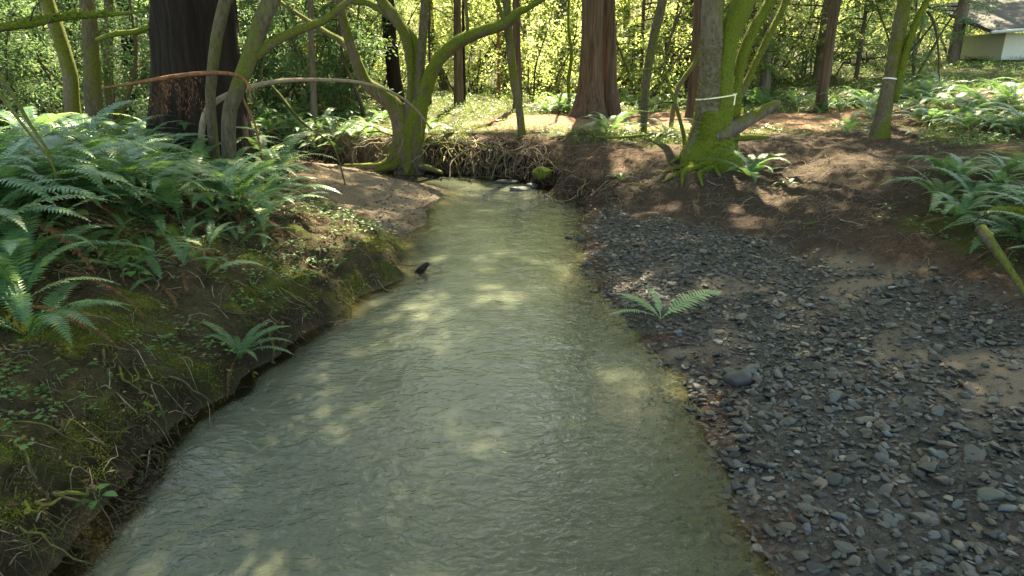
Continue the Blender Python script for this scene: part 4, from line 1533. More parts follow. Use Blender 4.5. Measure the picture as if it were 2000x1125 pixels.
# ------------------------------------------------------------------ buildings glimpsed at the edges
def box(g, c, s, rz=0.0):
    x, y, z = s[0] / 2, s[1] / 2, s[2] / 2
    V = np.array([(-x, -y, -z), (x, -y, -z), (x, y, -z), (-x, y, -z), (-x, -y, z), (x, -y, z), (x, y, z), (-x, y, z)])
    if rz:
        ca, sa = math.cos(rz), math.sin(rz)
        V = V @ np.array([[ca, sa, 0], [-sa, ca, 0], [0, 0, 1]])
    g.add(V + np.asarray(c)[None], [(0, 3, 2, 1), (4, 5, 6, 7), (0, 1, 5, 4), (1, 2, 6, 5), (2, 3, 7, 6), (3, 0, 4, 7)])


def hut():
    y = 27.0
    e = PD(1927, 66, y)          # low corner of the eave
    gx, gy = e[0] + 0.9, e[1] + 0.3
    gz = hz(gx + 1.5, gy + 1.0)
    b = np.array([gx + 1.5, gy + 1.0, gz])
    t = thing('hut', 'pale hut with a low grey roof on the slope, top right corner', 'hut', b)
    top = e[2] - gz
    g = Geo()
    box(g, (0.9, 0.9, top / 2 - 0.2), (4.2, 3.0, top + 0.5))
    link('wall', g.mesh('wall', M['plaster'], False), t)
    g = Geo()
    x0, x1 = e[0] - b[0], 4.2
    y0, y1 = e[1] - b[1] - 0.25, 2.9
    g.add([(x0, y0, top), (x1, y0, top + 0.55), (x1, y1, top + 1.75), (x0, y1, top + 1.2), (x0, y0, top + 0.12), (x1, y0, top + 0.67), (x1, y1, top + 1.87), (x0, y1, top + 1.32)],
          [(0, 3, 2, 1), (4, 5, 6, 7), (0, 1, 5, 4), (1, 2, 6, 5), (2, 3, 7, 6), (3, 0, 4, 7)])
    r = link('roof', g.mesh('roof', M['roofing'], False), t)
    g = Geo()
    P = np.array([(x0 - 0.03, y0 - 0.06, top + 0.03), ((x0 + x1) / 2, y0 - 0.06, top + 0.305), (x1, y0 - 0.06, top + 0.58)])
    tube(g, P, [0.06, 0.06, 0.06], 8)
    link('gutter', g.mesh('gutter', M['gutter'], True), r)
    g = Geo()
    box(g, (1.5, -0.62, top * 0.45), (1.0, 0.04, top * 0.7))
    link('window', g.mesh('window', M['darkwood'], False), t)


hut()


def shed():
    y = 36.0
    p = PD(1290, 160, y)
    gz = hz(p[0], p[1])
    t = thing('shed', 'teal painted shed glimpsed left of the ribboned tree', 'shed', (p[0], p[1], gz))
    top = PD(1290, 120, y)[2] - gz
    g = Geo()
    box(g, (0, 0.8, top / 2 - 0.2), (2.6, 1.6, top + 0.4))
    link('wall', g.mesh('wall', M['teal'], False), t)
    g = Geo()
    for k in range(9):
        box(g, (-1.2 + 0.3 * k, -0.012, top / 2), (0.03, 0.02, top))
    link('battens', g.mesh('battens', M['teal'], False), t)
    g = Geo()
    g.add([(-1.5, -0.3, top + 0.0), (1.5, -0.3, top + 0.0), (1.5, 1.9, top + 0.5), (-1.5, 1.9, top + 0.5), (-1.5, -0.3, top + 0.1), (1.5, -0.3, top + 0.1), (1.5, 1.9, top + 0.6), (-1.5, 1.9, top + 0.6)],
          [(0, 3, 2, 1), (4, 5, 6, 7), (0, 1, 5, 4), (1, 2, 6, 5), (2, 3, 7, 6), (3, 0, 4, 7)])
    link('roof', g.mesh('roof', M['roofing'], False), t)


shed()
print('background done')


# ------------------------------------------------------------------ ferns
def frond_mesh(name, mat, length=1.0, rise=0.9, bend=1.5, npin=34, wid=0.2, twist=0.0, seed=0):
    """sword-fern frond: arching rachis from the origin along +Y, paired tapering leaflets"""
    rng = np.random.default_rng(seed)
    n = npin
    s = np.linspace(0, 1, n + 1)
    ang = rise - bend * s ** 1.1
    dy = np.cos(ang) * length / n
    dz = np.sin(ang) * length / n
    Y = np.concatenate([[0], np.cumsum(dy)])[:n + 1]
    Z = np.concatenate([[0], np.cumsum(dz)])[:n + 1]
    X = 0.05 * twist * s ** 2 * length
    P = np.stack([X * np.ones(n + 1), Y, Z], -1)
    T = np.gradient(P, axis=0)
    T = unit(T)
    side = np.array([1.0, 0, 0])
    g = Geo()
    rw = 0.006 * length
    Nn = unit(np.cross(np.tile(side, (n + 1, 1)), T))
    V = np.concatenate([P + side * rw * (1.1 - s)[:, None], P - side * rw * (1.1 - s)[:, None]])
    i = np.arange(n)
    g.add(V, np.stack([i, i + 1, n + 1 + i + 1, n + 1 + i], -1))
    prof = np.interp(s, [0, 0.12, 0.2, 0.45, 0.8, 1.0], [0, 0.15, 0.75, 1.0, 0.6, 0.06])
    V, Q = [], []
    k = 0
    for j in range(2, n + 1):
        for sg in (-1, 1):
            L = wid * length * 0.5 * prof[j] * rng.uniform(0.9, 1.08)
            if L < 0.004:
                continue
            w = length / n * 0.46
            t = T[j]
            d = unit(side * sg + t * (0.28 + 0.35 * s[j]) + Nn[j] * rng.uniform(-0.05, 0.15))
            b = P[j]
            droop = -Nn[j] * L * rng.uniform(0.05, 0.22)
            m = b + d * L * 0.5
            e = b + d * L + droop
            V += [b - t * w * 0.75, b + t * w * 0.75, m + t * w * 0.95 + d * 0, m - t * w * 0.8, e]
            Q.append((k, k + 1, k + 2, k + 3))
            TRI.append((k + 3, k + 2, k + 4))
            k += 5
    base = g.n
    g.add(np.array(V), Q, np.array(TRI[-len(Q):]))
    return g.mesh(name, mat, False)


TRI = []
FRONDS = [frond_mesh('frond', M['fern'], 1.0, 1.15, 1.5, 38, 0.23, 0.5, 1), frond_mesh('frond', M['fern'], 1.0, 0.95, 1.7, 36, 0.24, -0.8, 2),
          frond_mesh('frond', M['fern'], 1.0, 0.75, 1.2, 40, 0.22, 0.9, 3), frond_mesh('frond', M['fern'], 1.0, 1.3, 1.9, 36, 0.24, -0.3, 4)]
FRONDS_L = [frond_mesh('frond', M['fern_light'], 1.0, 0.9, 1.4, 34, 0.24, 0.4, 5), frond_mesh('frond', M['fern_light'], 1.0, 0.5, 0.9, 24, 0.36, -0.4, 6)]
FRONDS_D = [frond_mesh('dead_frond', M['fern_dead'], 1.0, 0.35, 1.7, 30, 0.12, 0.9, 7), frond_mesh('dead_frond', M['fern_dead'], 1.0, 0.1, 1.1, 26, 0.10, -0.9, 8)]


def fern(pos, size, nf, label, group=None, seed=0, dead=0.15, light=0.06, azc=None, azw=math.pi, tilt=0.0):
    rng = random.Random(seed)
    t = thing('sword_fern', label, 'fern', pos, group)
    for k in range(nf):
        if azc is None:
            az = 2 * math.pi * (k + rng.random() * 0.8) / nf
        else:
            az = azc + azw * (2 * (k + rng.random() * 0.6) / nf - 1)
        u = rng.random()
        if u < dead:
            me, nm = rng.choice(FRONDS_D), 'dead_frond'
        elif u < dead + light:
            me, nm = FRONDS_L[0], 'frond'
        else:
            me, nm = rng.choice(FRONDS), 'frond'
        s = size * rng.uniform(0.7, 1.15)
        link(nm, me, t, (0.02 * math.cos(az), 0.02 * math.sin(az), 0), (rng.uniform(-0.25, 0.15) + tilt, rng.uniform(-0.2, 0.2), az), s)
    return t


# picked out one by one: base position in the picture, size
HERO_FERNS = [
    (50, 520, 1.05, 15, 'large sword fern at the left edge with a frond arching right', 0.05),
    (40, 590, 0.95, 15, 'dark sword fern drooping in the lower left, nearest the camera', 0.1),
    (60, 660, 0.8, 12, 'sword fern drooping over the dark bank below the two large left ferns', 0.1),
    (465, 695, 0.5, 12, 'small blue-green sword fern hanging above the left waterline', 0.25),
    (365, 500, 0.30, 6, 'little single-sided fern on the left slope above the moss', 0.0),
    (1467, 348, 0.85, 12, 'sword fern growing alone on the dark slope below the ribboned tree', 0.05),
    (1535, 362, 0.32, 5, 'tiny pale fern on the dark slope right of the lone fern', 0.0),
    (1188, 262, 1.2, 20, 'spreading sword fern on the bank top below the redwood pair', 0.1),
    (1300, 262, 0.8, 12, 'sword fern beside the thin sapling near the ribboned tree', 0.1),
    (830, 262, 0.85, 14, 'sword fern at the foot of the many-stemmed tree', 0.15),
    (745, 330, 0.45, 9, 'bright fern at the water corner left of the bend', 0.0),
    (1215, 352, 0.42, 8, 'small fern hanging in the roots of the right bank', 0.1),
    (1655, 262, 0.9, 12, 'upright sword fern left of the leaning taped tree', 0.15),
    (1800, 268, 0.9, 12, 'brown-tinged fern right of the leaning taped tree', 0.45),
]
for i, (px, py, s, nf, lb, dead) in enumerate(HERO_FERNS):
    fern(ground_at(px, py)[0] - np.array([0, 0, 0.02]), s, nf, lb, None, 500 + i, dead)

LEFT_POLY = [(-60, 400), (20, 320), (100, 250), (180, 225), (330, 225), (470, 255), (530, 315), (545, 390), (480, 415), (380, 400), (300, 400), (180, 400), (60, 420), (-60, 500)]
RIGHT_POLY = [(1830, 330), (1900, 330), (2060, 340), (2100, 520), (1960, 480), (1880, 440), (1820, 400)]
SLOPE_POLY = [(1560, 215), (1640, 205), (1800, 180), (1990, 170), (2100, 200), (2050, 262), (1900, 255), (1820, 250), (1680, 235)]
BACK_POLY = [(480, 285), (560, 300), (660, 300), (745, 285), (745, 225), (600, 215), (500, 235)]
GLADE_POLY = [(1020, 215), (1120, 212), (1200, 205), (1330, 205), (1500, 195), (1560, 205), (1420, 212), (1240, 215), (1100, 222)]


def poly_scatter(poly, n, seed, mind):
    rng = random.Random(seed)
    xs = [p[0] for p in poly]
    ys = [p[1] for p in poly]
    out = []
    tries = 0
    while len(out) < n and tries < 4000:
        tries += 1
        a, b = rng.uniform(min(xs), max(xs)), rng.uniform(min(ys), max(ys))
        if sdf(np.array([a]), np.array([b]), poly)[0] > 0:
            continue
        if all((a - c) ** 2 + (b - d) ** 2 > mind ** 2 for c, d in out):
            out.append((a, b))
    return out


SCATTER = [
    (LEFT_POLY, 60, 34, 1.12, 17, 'sword fern in the dense fern bed below the giant redwood', 'ferns of the left fern bed', 0.22),
    ([(130, 470), (300, 440), (470, 440), (560, 400), (590, 430), (480, 520), (330, 560), (200, 540)], 13, 44, 0.5, 9, 'small fern with brown skirts on the open left slope below the fern bed', 'small ferns of the left slope', 0.42),
    ([(250, 415), (420, 415), (540, 385), (560, 420), (470, 450), (300, 440)], 9, 30, 0.85, 12, 'fern with hanging dead brown fronds along the lower edge of the fern bed', 'brown-skirted ferns edging the bed', 0.55),
    (RIGHT_POLY, 16, 34, 0.8, 14, 'sword fern in the shaded patch at the right edge above the gravel', 'ferns at the right edge', 0.2),
    (SLOPE_POLY, 42, 18, 0.95, 13, 'sword fern on the sunlit slope beyond the path on the right', 'ferns on the right slope', 0.12),
    (BACK_POLY, 26, 20, 0.95, 13, 'sword fern under the thicket left of the many-stemmed tree', 'ferns left of the bend', 0.15),
    (GLADE_POLY, 18, 12, 1.0, 12, 'sword fern in the bright strip behind the central redwood pair', 'ferns behind the redwoods', 0.1),
]
for k, (poly, n, mind, s, nf, lb, grp, dead) in enumerate(SCATTER):
    sp = poly_scatter(poly, n, 600 + k, mind)
    gp = ground_at([q[0] for q in sp], [q[1] for q in sp])
    for i in range(len(sp)):
        fern(gp[i] - np.array([0, 0, 0.02]), s * random.uniform(0.75, 1.2), nf, lb, grp, 700 + 97 * k + i, dead)

# fresh sprig stuck in the gravel
p = ground_at(1290, 625)[0]
t = thing('fern_sprig', 'pale green fern sprig sprouting out of the gravel beside the water', 'fern', p)
for az, s, me in ((0.75, 0.62, FRONDS_L[1]), (1.9, 0.58, FRONDS_L[1]), (-1.05, 0.82, FRONDS_L[1]), (0.25, 0.55, FRONDS_L[0]), (1.3, 0.5, FRONDS_L[0])):
    link('frond', me, t, (0, 0, 0.01), (0.1, 0.15, az), s)
print('ferns done')

# ------------------------------------------------------------------ ground cover, moss, litter
def scatter_xy(n, boxlim, dens, seed, near_pow=1.0):
    """n random ground points kept where dens(x, y) beats a random draw"""
    rng = np.random.default_rng(seed)
    x = rng.uniform(boxlim[0], boxlim[1], n)
    y = boxlim[2] + (boxlim[3] - boxlim[2]) * rng.random(n) ** near_pow
    S = sdf(x, y, WPOLY)
    # only what the camera side can see
    ok = (np.abs(x) < 0.86 * y + 1.6)
    x, y, S = x[ok], y[ok], S[ok]
    d = dens(x, y, S)
    k = rng.random(len(x)) < d
    x, y, S = x[k], y[k], S[k]
    z = terrain(x, y)
    return x, y, z, S, rng


def herbs(name, label, n, boxlim, dens, size, stalk, seed, mat, per=5, near_pow=1.0, wr=0.6):
    x, y, z, S, rng = scatter_xy(n, boxlim, dens, seed, near_pow)
    m = len(x)
    g = Geo()
    hgt = stalk * rng.uniform(0.25, 1.3, m)
    for k in range(per):
        a = rng.uniform(0, 2 * math.pi, m)
        el = rng.uniform(-0.15, 0.5, m)
        D = np.stack([np.cos(a) * np.cos(el), np.sin(a) * np.cos(el), np.sin(el)], -1)
        Nn = unit(np.stack([-np.cos(a) * np.sin(el), -np.sin(a) * np.sin(el), np.cos(el)], -1) + rng.normal(size=(m, 3)) * 0.25)
        Nn = unit(Nn - D * (Nn * D).sum(1)[:, None])
        C = np.stack([x + rng.normal(size=m) * size * 0.5, y + rng.normal(size=m) * size * 0.5, z + hgt * rng.uniform(0.5, 1.1, m)], -1)
        L = size * rng.uniform(0.5, 1.3, m)
        leaves(g, C, D, Nn, L, L * wr)
    o = link(name, g.mesh(name, mat, False))
    tag(o, label, 'ground cover', kind='stuff')


def d_left(x, y, S):
    m = masks(x, y, S)
    n = fbm(x * 2.1, y * 2.1, 301, 3)
    return m['green'] * (x < 0) * sstep(0.05, 0.35, S) * sstep(-0.10, 0.14, n + 0.06) * 0.9


def d_far(x, y, S):
    m = masks(x, y, S)
    n = fbm(x * 1.1, y * 1.1, 302, 3)
    return np.clip(m['green'] * ((y > 11.5) | (x > 4)) * sstep(0.2, 0.5, S) * sstep(-0.16, 0.10, n + 0.03), 0, 1)


herbs('creeping_herbs', 'small leafy herbs covering the left bank slope', 7500, (-6, -0.6, 1.2, 13), d_left, 0.045, 0.10, 310, M['herb'], 5)
herbs('creeping_herbs', 'bright leafy herbs along the far bank top and right slope', 26000, (-14, 24, 11, 32), d_far, 0.075, 0.16, 311, M['herb'], 4, 1.2)
herbs('creeping_herbs', 'leafy herbs on the near right bank edge', 2600, (4.0, 9, 5, 12), d_far, 0.06, 0.14, 312, M['herb'], 5)


def grass():
    x, y, z, S, rng = scatter_xy(38000, (-14, 24, 11.8, 30), lambda x, y, S: d_far(x, y, S) * 0.9, 320, 1.2)
    m = len(x)
    g = Geo()
    for k in range(2):
        D = unit(np.stack([rng.normal(size=m) * 0.5, rng.normal(size=m) * 0.5, np.ones(m)], -1))
        Nn = unit(np.cross(D, rng.normal(size=(m, 3))))
        C = np.stack([x + rng.normal(size=m) * .03, y + rng.normal(size=m) * .03, z], -1)
        leaves(g, C, D, Nn, rng.uniform(0.06, 0.22, m), 0.012)
    o = link('grass', g.mesh('grass', M['grass'], False))
    tag(o, 'thin short grass along the far bank top', 'grass', kind='stuff')


grass()


def moss_carpet():
    def dm(x, y, S):
        m = masks(x, y, S)
        return m['moss'] * (x < 0) * sstep(0.0, 0.1, S) * sstep(3.2, 1.5, S)
    x, y, z, S, rng = scatter_xy(300000, (-5, -0.7, 1.3, 9), dm, 330, 1.3)
    m = len(x)
    g = Geo()
    D = unit(np.stack([rng.normal(size=m) * 0.6 + 0.25, rng.normal(size=m) * 0.6, np.full(m, 0.7)], -1))
    Nn = unit(np.cross(D, rng.normal(size=(m, 3))))
    leaves(g, np.stack([x, y, z - 0.003], -1), D, Nn, rng.uniform(0.008, 0.028, m), 0.007)
    o = link('moss_carpet', g.mesh('moss_carpet', M['moss_blade'], False))
    tag(o, 'bright green moss carpet on the left bank edge', 'moss', kind='stuff')


moss_carpet()


def litter():
    def dl(x, y, S):
        m = masks(x, y, S)
        return np.clip((S > 0.05) * (0.30 + 0.9 * m['bare'] + 0.4 * m['path'] + 0.7 * (x < 0)) * (1 - 0.85 * m['gravel']) * (1 - 0.6 * m['sandy']), 0, 1)
    x, y, z, S, rng = scatter_xy(80000, (-8, 12, 1.2, 20), dl, 340, 1.0)
    m = len(x)
    g = Geo()
    a = rng.uniform(0, 2 * math.pi, m)
    D = np.stack([np.cos(a), np.sin(a), rng.normal(size=m) * 0.25], -1)
    D = unit(D)
    Nn = unit(np.array([0, 0, 1.0]) + rng.normal(size=(m, 3)) * 0.35)
    Nn = unit(Nn - D * (Nn * D).sum(1)[:, None])
    L = rng.uniform(0.015, 0.065, m)
    leaves(g, np.stack([x, y, z + 0.008], -1), D, Nn, L, L * rng.uniform(0.12, 0.5, m))
    o = link('leaf_litter', g.mesh('leaf_litter', M['litter'], False))
    tag(o, 'dead brown leaf litter strewn over banks and path', 'leaf litter', kind='stuff')


litter()


def twig_litter():
    def dt(x, y, S):
        m = masks(x, y, S)
        return np.clip((S > 0.03) * (0.25 + 0.8 * m['bare'] + 1.6 * (x < 0) * (S < 2.5)) * (1 - 0.92 * m['gravel']), 0, 1)
    x, y, z, S, rng = scatter_xy(6000, (-5, 8, 1.4, 15), dt, 350, 1.0)
    g = Geo()
    n, m = len(x), 5
    L = rng.uniform(0.08, 0.45, n)
    ang = rng.uniform(0, 2 * math.pi, (n, 1)) + np.cumsum(rng.normal(size=(n, m)) * 0.45, 1)
    step = np.stack([np.cos(ang), np.sin(ang)], -1) * (L / m)[:, None, None]
    PP = np.stack([x, y], -1)[:, None, :] + np.cumsum(step, 1) - step
    ZZ = terrain(PP[..., 0], PP[..., 1])
    for i in range(n):
        P = PP[i]
        zz = ZZ[i]
        arch = np.sin(np.linspace(0, math.pi, m)) * rng.random() ** 2 * 0.09
        zz = np.maximum(zz, 0.01) + 0.006 + arch
        r = rng.uniform(0.0018, 0.006)
        tube(g, np.column_stack([P, zz]), np.linspace(r, r * 0.4, m), 3)
    o = link('twig_litter', g.mesh('twig_litter', M['root'], True))
    tag(o, 'fine bare twigs and rootlets littering both banks', 'twigs', kind='stuff')


twig_litter()


# ------------------------------------------------------------------ roots hanging in the cut banks
def root_walk(p, d, L, n, rng, grav=0.15, wob=0.35, face=None):
    P = [np.array(p, float)]
    d = unit(np.asarray(d, float))
    for k in range(n):
        d = unit(d + rng.normal(size=3) * wob + np.array([0, 0, -grav]))
        q = P[-1] + d * L / n
        q[2] = max(q[2], 0.02)
        P.append(q)
    return np.array(P)


def far_bank_y(x):
    ys = np.linspace(13.0, 18.5, 60)
    s = sdf(np.full(60, x), ys, WPOLY)
    w = np.nonzero((s[:-1] < 0) & (s[1:] >= 0))[0]
    return ys[w[-1] + 1] if len(w) else 15.8


def root_tangle(label, x0, x1, nthick, nfine, seed, mossy=0.3, zt=(0.55, 0.9)):
    rng = np.random.default_rng(seed)
    xm = (x0 + x1) / 2
    b = np.array([xm, far_bank_y(xm), 0.0])
    t = thing('root_tangle', label, 'roots', b)
    for i in range(nthick):
        x = rng.uniform(x0, x1)
        p = np.array([x, far_bank_y(x) + 0.12, rng.uniform(*zt)])
        d = np.array([rng.choice([-1, 1]) * rng.uniform(0.3, 1.2), -rng.uniform(0.3, 0.9), rng.uniform(-0.5, 0.2)])
        P = root_walk(p, d, rng.uniform(0.5, 1.5), 9, rng, 0.10, 0.28)
        r = rng.uniform(0.010, 0.026)
        C, RR = catmull(P, np.linspace(r, r * 0.35, len(P)), 0.05)
        g = Geo()
        tube(g, C, RR, 6, 0.12, 5, seed + i)
        link('root', g.mesh('root', M['root_moss'] if rng.random() < mossy else M['root'], True, b), t)
    g = Geo()
    for i in range(nfine):
        x = rng.uniform(x0, x1)
        p = np.array([x, far_bank_y(x) + rng.uniform(0.0, 0.25), rng.uniform(0.2, zt[1])])
        d = np.array([rng.normal() * 0.8, -rng.uniform(0.2, 1.0), rng.uniform(-1.0, 0.2)])
        P = root_walk(p, d, rng.uniform(0.25, 0.9), 7, rng, 0.25, 0.4)
        r = rng.uniform(0.003, 0.009)
        tube(g, P, np.linspace(r, r * 0.4, len(P)), 3)
    o = link('fine_roots', g.mesh('fine_roots', M['root'], True, b), t)
    tag(o, kind='stuff')


root_tangle('mossy root tangle below the many-stemmed tree at the bend', -3.2, -0.9, 34, 190, 901, 0.5)
root_tangle('shaded root tangle in the bank left of the many-stemmed tree', -5.6, -3.2, 22, 150, 903, 0.4)
root_tangle('bare brown root tangle below the slender straight tree', -0.9, 1.1, 26, 240, 902, 0.08)


def bank_roots(label, pts, seed, nfine, nthick, L=(0.2, 0.7), mossy=0.2, out=(0, -1, 0), mat='root'):
    """roots and dead stalks poking out of a bank face, at picture positions on the ground"""
    rng = np.random.default_rng(seed)
    base = ground_at(np.mean([p[0] for p in pts]), np.mean([p[1] for p in pts]))[0]
    t = thing('bank_roots', label, 'roots', base)
    g = Geo()
    S = poly_scatter(pts, nfine + nthick, seed, 3)
    GP = ground_at([q[0] for q in S], [q[1] for q in S])
    W = []
    for i in range(len(S)):
        d = unit(np.asarray(out, float) + rng.normal(size=3) * np.array([0.8, 0.8, 0.5]))
        W.append(root_walk(GP[i] - d * 0.03, d, rng.uniform(*L), 7, rng, 0.28, 0.4))
    W = np.array(W)
    W[..., 2] = np.maximum(W[..., 2], np.maximum(terrain(W[..., 0], W[..., 1]), 0) + 0.004)
    for i in range(len(S)):
        P = W[i]
        thick = i < nthick
        r = rng.uniform(0.007, 0.014) if thick else rng.uniform(0.002, 0.005)
        C, RR = catmull(P, np.linspace(r, r * 0.35, len(P)), 0.06)
        if thick:
            gg = Geo()
            tube(gg, C, RR, 6, 0.1, 5, seed + i)
            link('root', gg.mesh('root', M['root_moss'] if rng.random() < mossy else M[mat], True, base), t)
        else:
            tube(g, C, RR, 3)
    o = link('fine_roots', g.mesh('fine_roots', M[mat], True, base), t)
    tag(o, kind='stuff')


bank_roots('dense roots on the right bank between bend and ribboned tree', [(1070, 290), (1180, 275), (1320, 300), (1330, 345), (1180, 400), (1080, 380)], 911, 260, 40, (0.25, 0.8), 0.2, (-0.5, -0.8, 0))
bank_roots('scattered rootlets on the bare dark slope on the right', [(1340, 340), (1560, 310), (1760, 330), (1720, 440), (1560, 450), (1380, 400)], 912, 130, 14, (0.2, 0.7), 0.1, (-0.5, -0.6, 0.2))
bank_roots('roots and dead stalks hanging from the left bank nearest the camera', [(0, 690), (250, 640), (420, 720), (400, 800), (250, 930), (100, 1080), (0, 1100)], 913, 260, 30, (0.12, 0.5), 0.3, (0.8, -0.1, -0.4), 'bark_dark')
bank_roots('matted roots on the left bank edge halfway to the bend', [(420, 560), (560, 480), (760, 470), (790, 520), (690, 590), (560, 690), (450, 650)], 914, 170, 22, (0.15, 0.6), 0.25, (0.9, 0.0, -0.1), 'bark_dark')

# single sticks
STICKS = [
    ('forked grey stick dipping from the left bank into the water', [(640, 590, 6.9), (690, 612, 6.7), (730, 635, 6.5), (745, 660, 6.2), (757, 690, 5.85)], [4, 4, 4, 3, 3], 'root'),
    ('long bare stick running down the left bank to the waterline', [(705, 600, 6.9), (650, 640, 6.4), (600, 680, 5.9), (560, 705, 5.5)], [4, 4, 4, 3], 'root'),
    ('pale bent twig poking over the water below the left moss', [(385, 840, 4.35), (410, 845, 4.3), (425, 860, 4.2), (438, 884, 4.05)], [4, 4, 4, 3], 'wood_pale'),
    ('thin dark stick standing in the shallows by the left moss', [(262, 985, 3.6), (285, 930, 3.7), (292, 880, 3.75)], [5, 4, 3], 'root'),
    ('reddish twig leaning on the left bank near the wet stub', [(688, 580, 7.05), (682, 560, 7.1), (678, 543, 7.15)], [4, 4, 3], 'wood_orange'),
]
for i, (lb, pts, ws, mt) in enumerate(STICKS):
    simple_limb_thing('stick', lb, 'stick', pts, ws, M[mt], 0, sink=0.05, seed=930 + i, seg=6, part='shaft', twigs=2, twl=0.15)
for i, (lb, pts, ws, mt) in enumerate([
    ('black wet stub sticking out of the water beside the left bank', [(818, 532, 7.95), (826, 524, 7.93), (836, 514, 7.9)], [16, 15, 8], 'wood_wet'),
    ('mossy broken pole sloping down onto the gravel at the right edge', [(2010, 590, 5.5), (1970, 525, 5.9), (1935, 475, 6.3), (1915, 447, 6.5)], [10, 16, 20, 22], 'bark_half'),
]):
    simple_limb_thing('dead_branch', lb, 'branch', pts, ws, M[mt], 0, sink=0.08, seed=950 + i, seg=12, part='limb', knob=0.15)

# broad-leaved plants on the left bank
def broad_plant(px, py, n, size, label, seed):
    rng = random.Random(seed)
    p = ground_at(px, py)[0]
    t = thing('broadleaf_plant', label, 'plant', p)
    for k in range(n):
        az = 2 * math.pi * k / n + rng.uniform(-0.3, 0.3)
        L = size * rng.uniform(0.75, 1.15)
        st = L * rng.uniform(0.5, 1.0)
        d = np.array([math.cos(az), math.sin(az), 0])
        s = np.array([-math.sin(az), math.cos(az), 0])
        b = d * st * 0.6 + np.array([0, 0, st * 0.9])
        g = Geo()
        m = 6
        V = []
        for i in range(m + 1):
            f = i / m
            w = L * 0.36 * math.sin(math.pi * min(1, f * 0.92 + 0.06)) ** 0.8
            c = b + d * L * f + np.array([0, 0, 0.12 * L * math.sin(f * 2.2) - 0.28 * L * f * f])
            V += [c - s * w + np.array([0, 0, 0.10 * w]), c, c + s * w + np.array([0, 0, 0.10 * w])]
        Q = []
        for i in range(m):
            for j in range(2):
                a = i * 3 + j
                Q.append((a, a + 1, a + 4, a + 3))
        g.add(V, Q)
        link('leaf', g.mesh('leaf', M['herb'], True), t)
        g = Geo()
        tube(g, np.array([(0, 0, -0.02), b * 0.5, b]), [0.004, 0.003, 0.002], 4)
        link('stalk', g.mesh('stalk', M['herb'], True), t)


broad_plant(130, 440, 7, 0.15, 'broad-leaved plant with large teal leaves beside the left fern', 1)
broad_plant(80, 455, 6, 0.13, 'lower broad-leaved plant tucked under the large teal leaves', 2)
broad_plant(265, 545, 6, 0.10, 'small broad-leaved plant halfway down the left mossy slope', 3)
broad_plant(250, 510, 5, 0.10, 'broad-leaved seedling above the halfway plant on the left slope', 4)
broad_plant(190, 985, 5, 0.07, 'small bright plant low on the mossy bank near the camera', 5)
broad_plant(960, 300, 7, 0.16, 'pale leafy plant growing out of the far undercut bank', 6)
broad_plant(1090, 268, 8, 0.15, 'leafy plant on the bank lip right of the slender straight tree', 7)
broad_plant(1845, 420, 6, 0.10, 'pale-leaved plant on the slope above the right gravel edge', 8)


# ------------------------------------------------------------------ gravel
def ico(sub):
    import bmesh
    bm = bmesh.new()
    bmesh.ops.create_icosphere(bm, subdivisions=sub, radius=1.0)
    V = np.array([v.co[:] for v in bm.verts])
    F = np.array([[v.index for v in f.verts] for f in bm.faces])
    bm.free()
    return V, F


def stone_shapes(sub, count, seed):
    V0, F = ico(sub)
    rng = np.random.default_rng(seed)
    out = []
    for k in range(count):
        V = V0.copy()
        # flatten against a few random planes: broken, water-worn faces
        for _ in range(9):
            n = rand_dirs(1, 0, rng)[0]
            c = rng.uniform(0.42, 0.78)
            d = V @ n
            V = V - np.maximum(d - c, 0)[:, None] * n[None] * 0.9
        V = V * (1 + rng.normal(size=(len(V), 1)) * 0.03)
        V = V * np.array([1.0, rng.uniform(0.6, 0.85), rng.uniform(0.28, 0.5)])
        out.append(V)
    return out, F


def rot_mats(a, tx, ty):
    ca, sa = np.cos(a), np.sin(a)
    z = np.zeros_like(a)
    o = np.ones_like(a)
    Rz = np.stack([np.stack([ca, -sa, z], -1), np.stack([sa, ca, z], -1), np.stack([z, z, o], -1)], -2)
    cx, sx = np.cos(tx), np.sin(tx)
    Rx = np.stack([np.stack([o, z, z], -1), np.stack([z, cx, -sx], -1), np.stack([z, sx, cx], -1)], -2)
    c2, s2 = np.cos(ty), np.sin(ty)
    Ry = np.stack([np.stack([c2, z, s2], -1), np.stack([z, o, z], -1), np.stack([-s2, z, c2], -1)], -2)
    return Ry @ Rx @ Rz


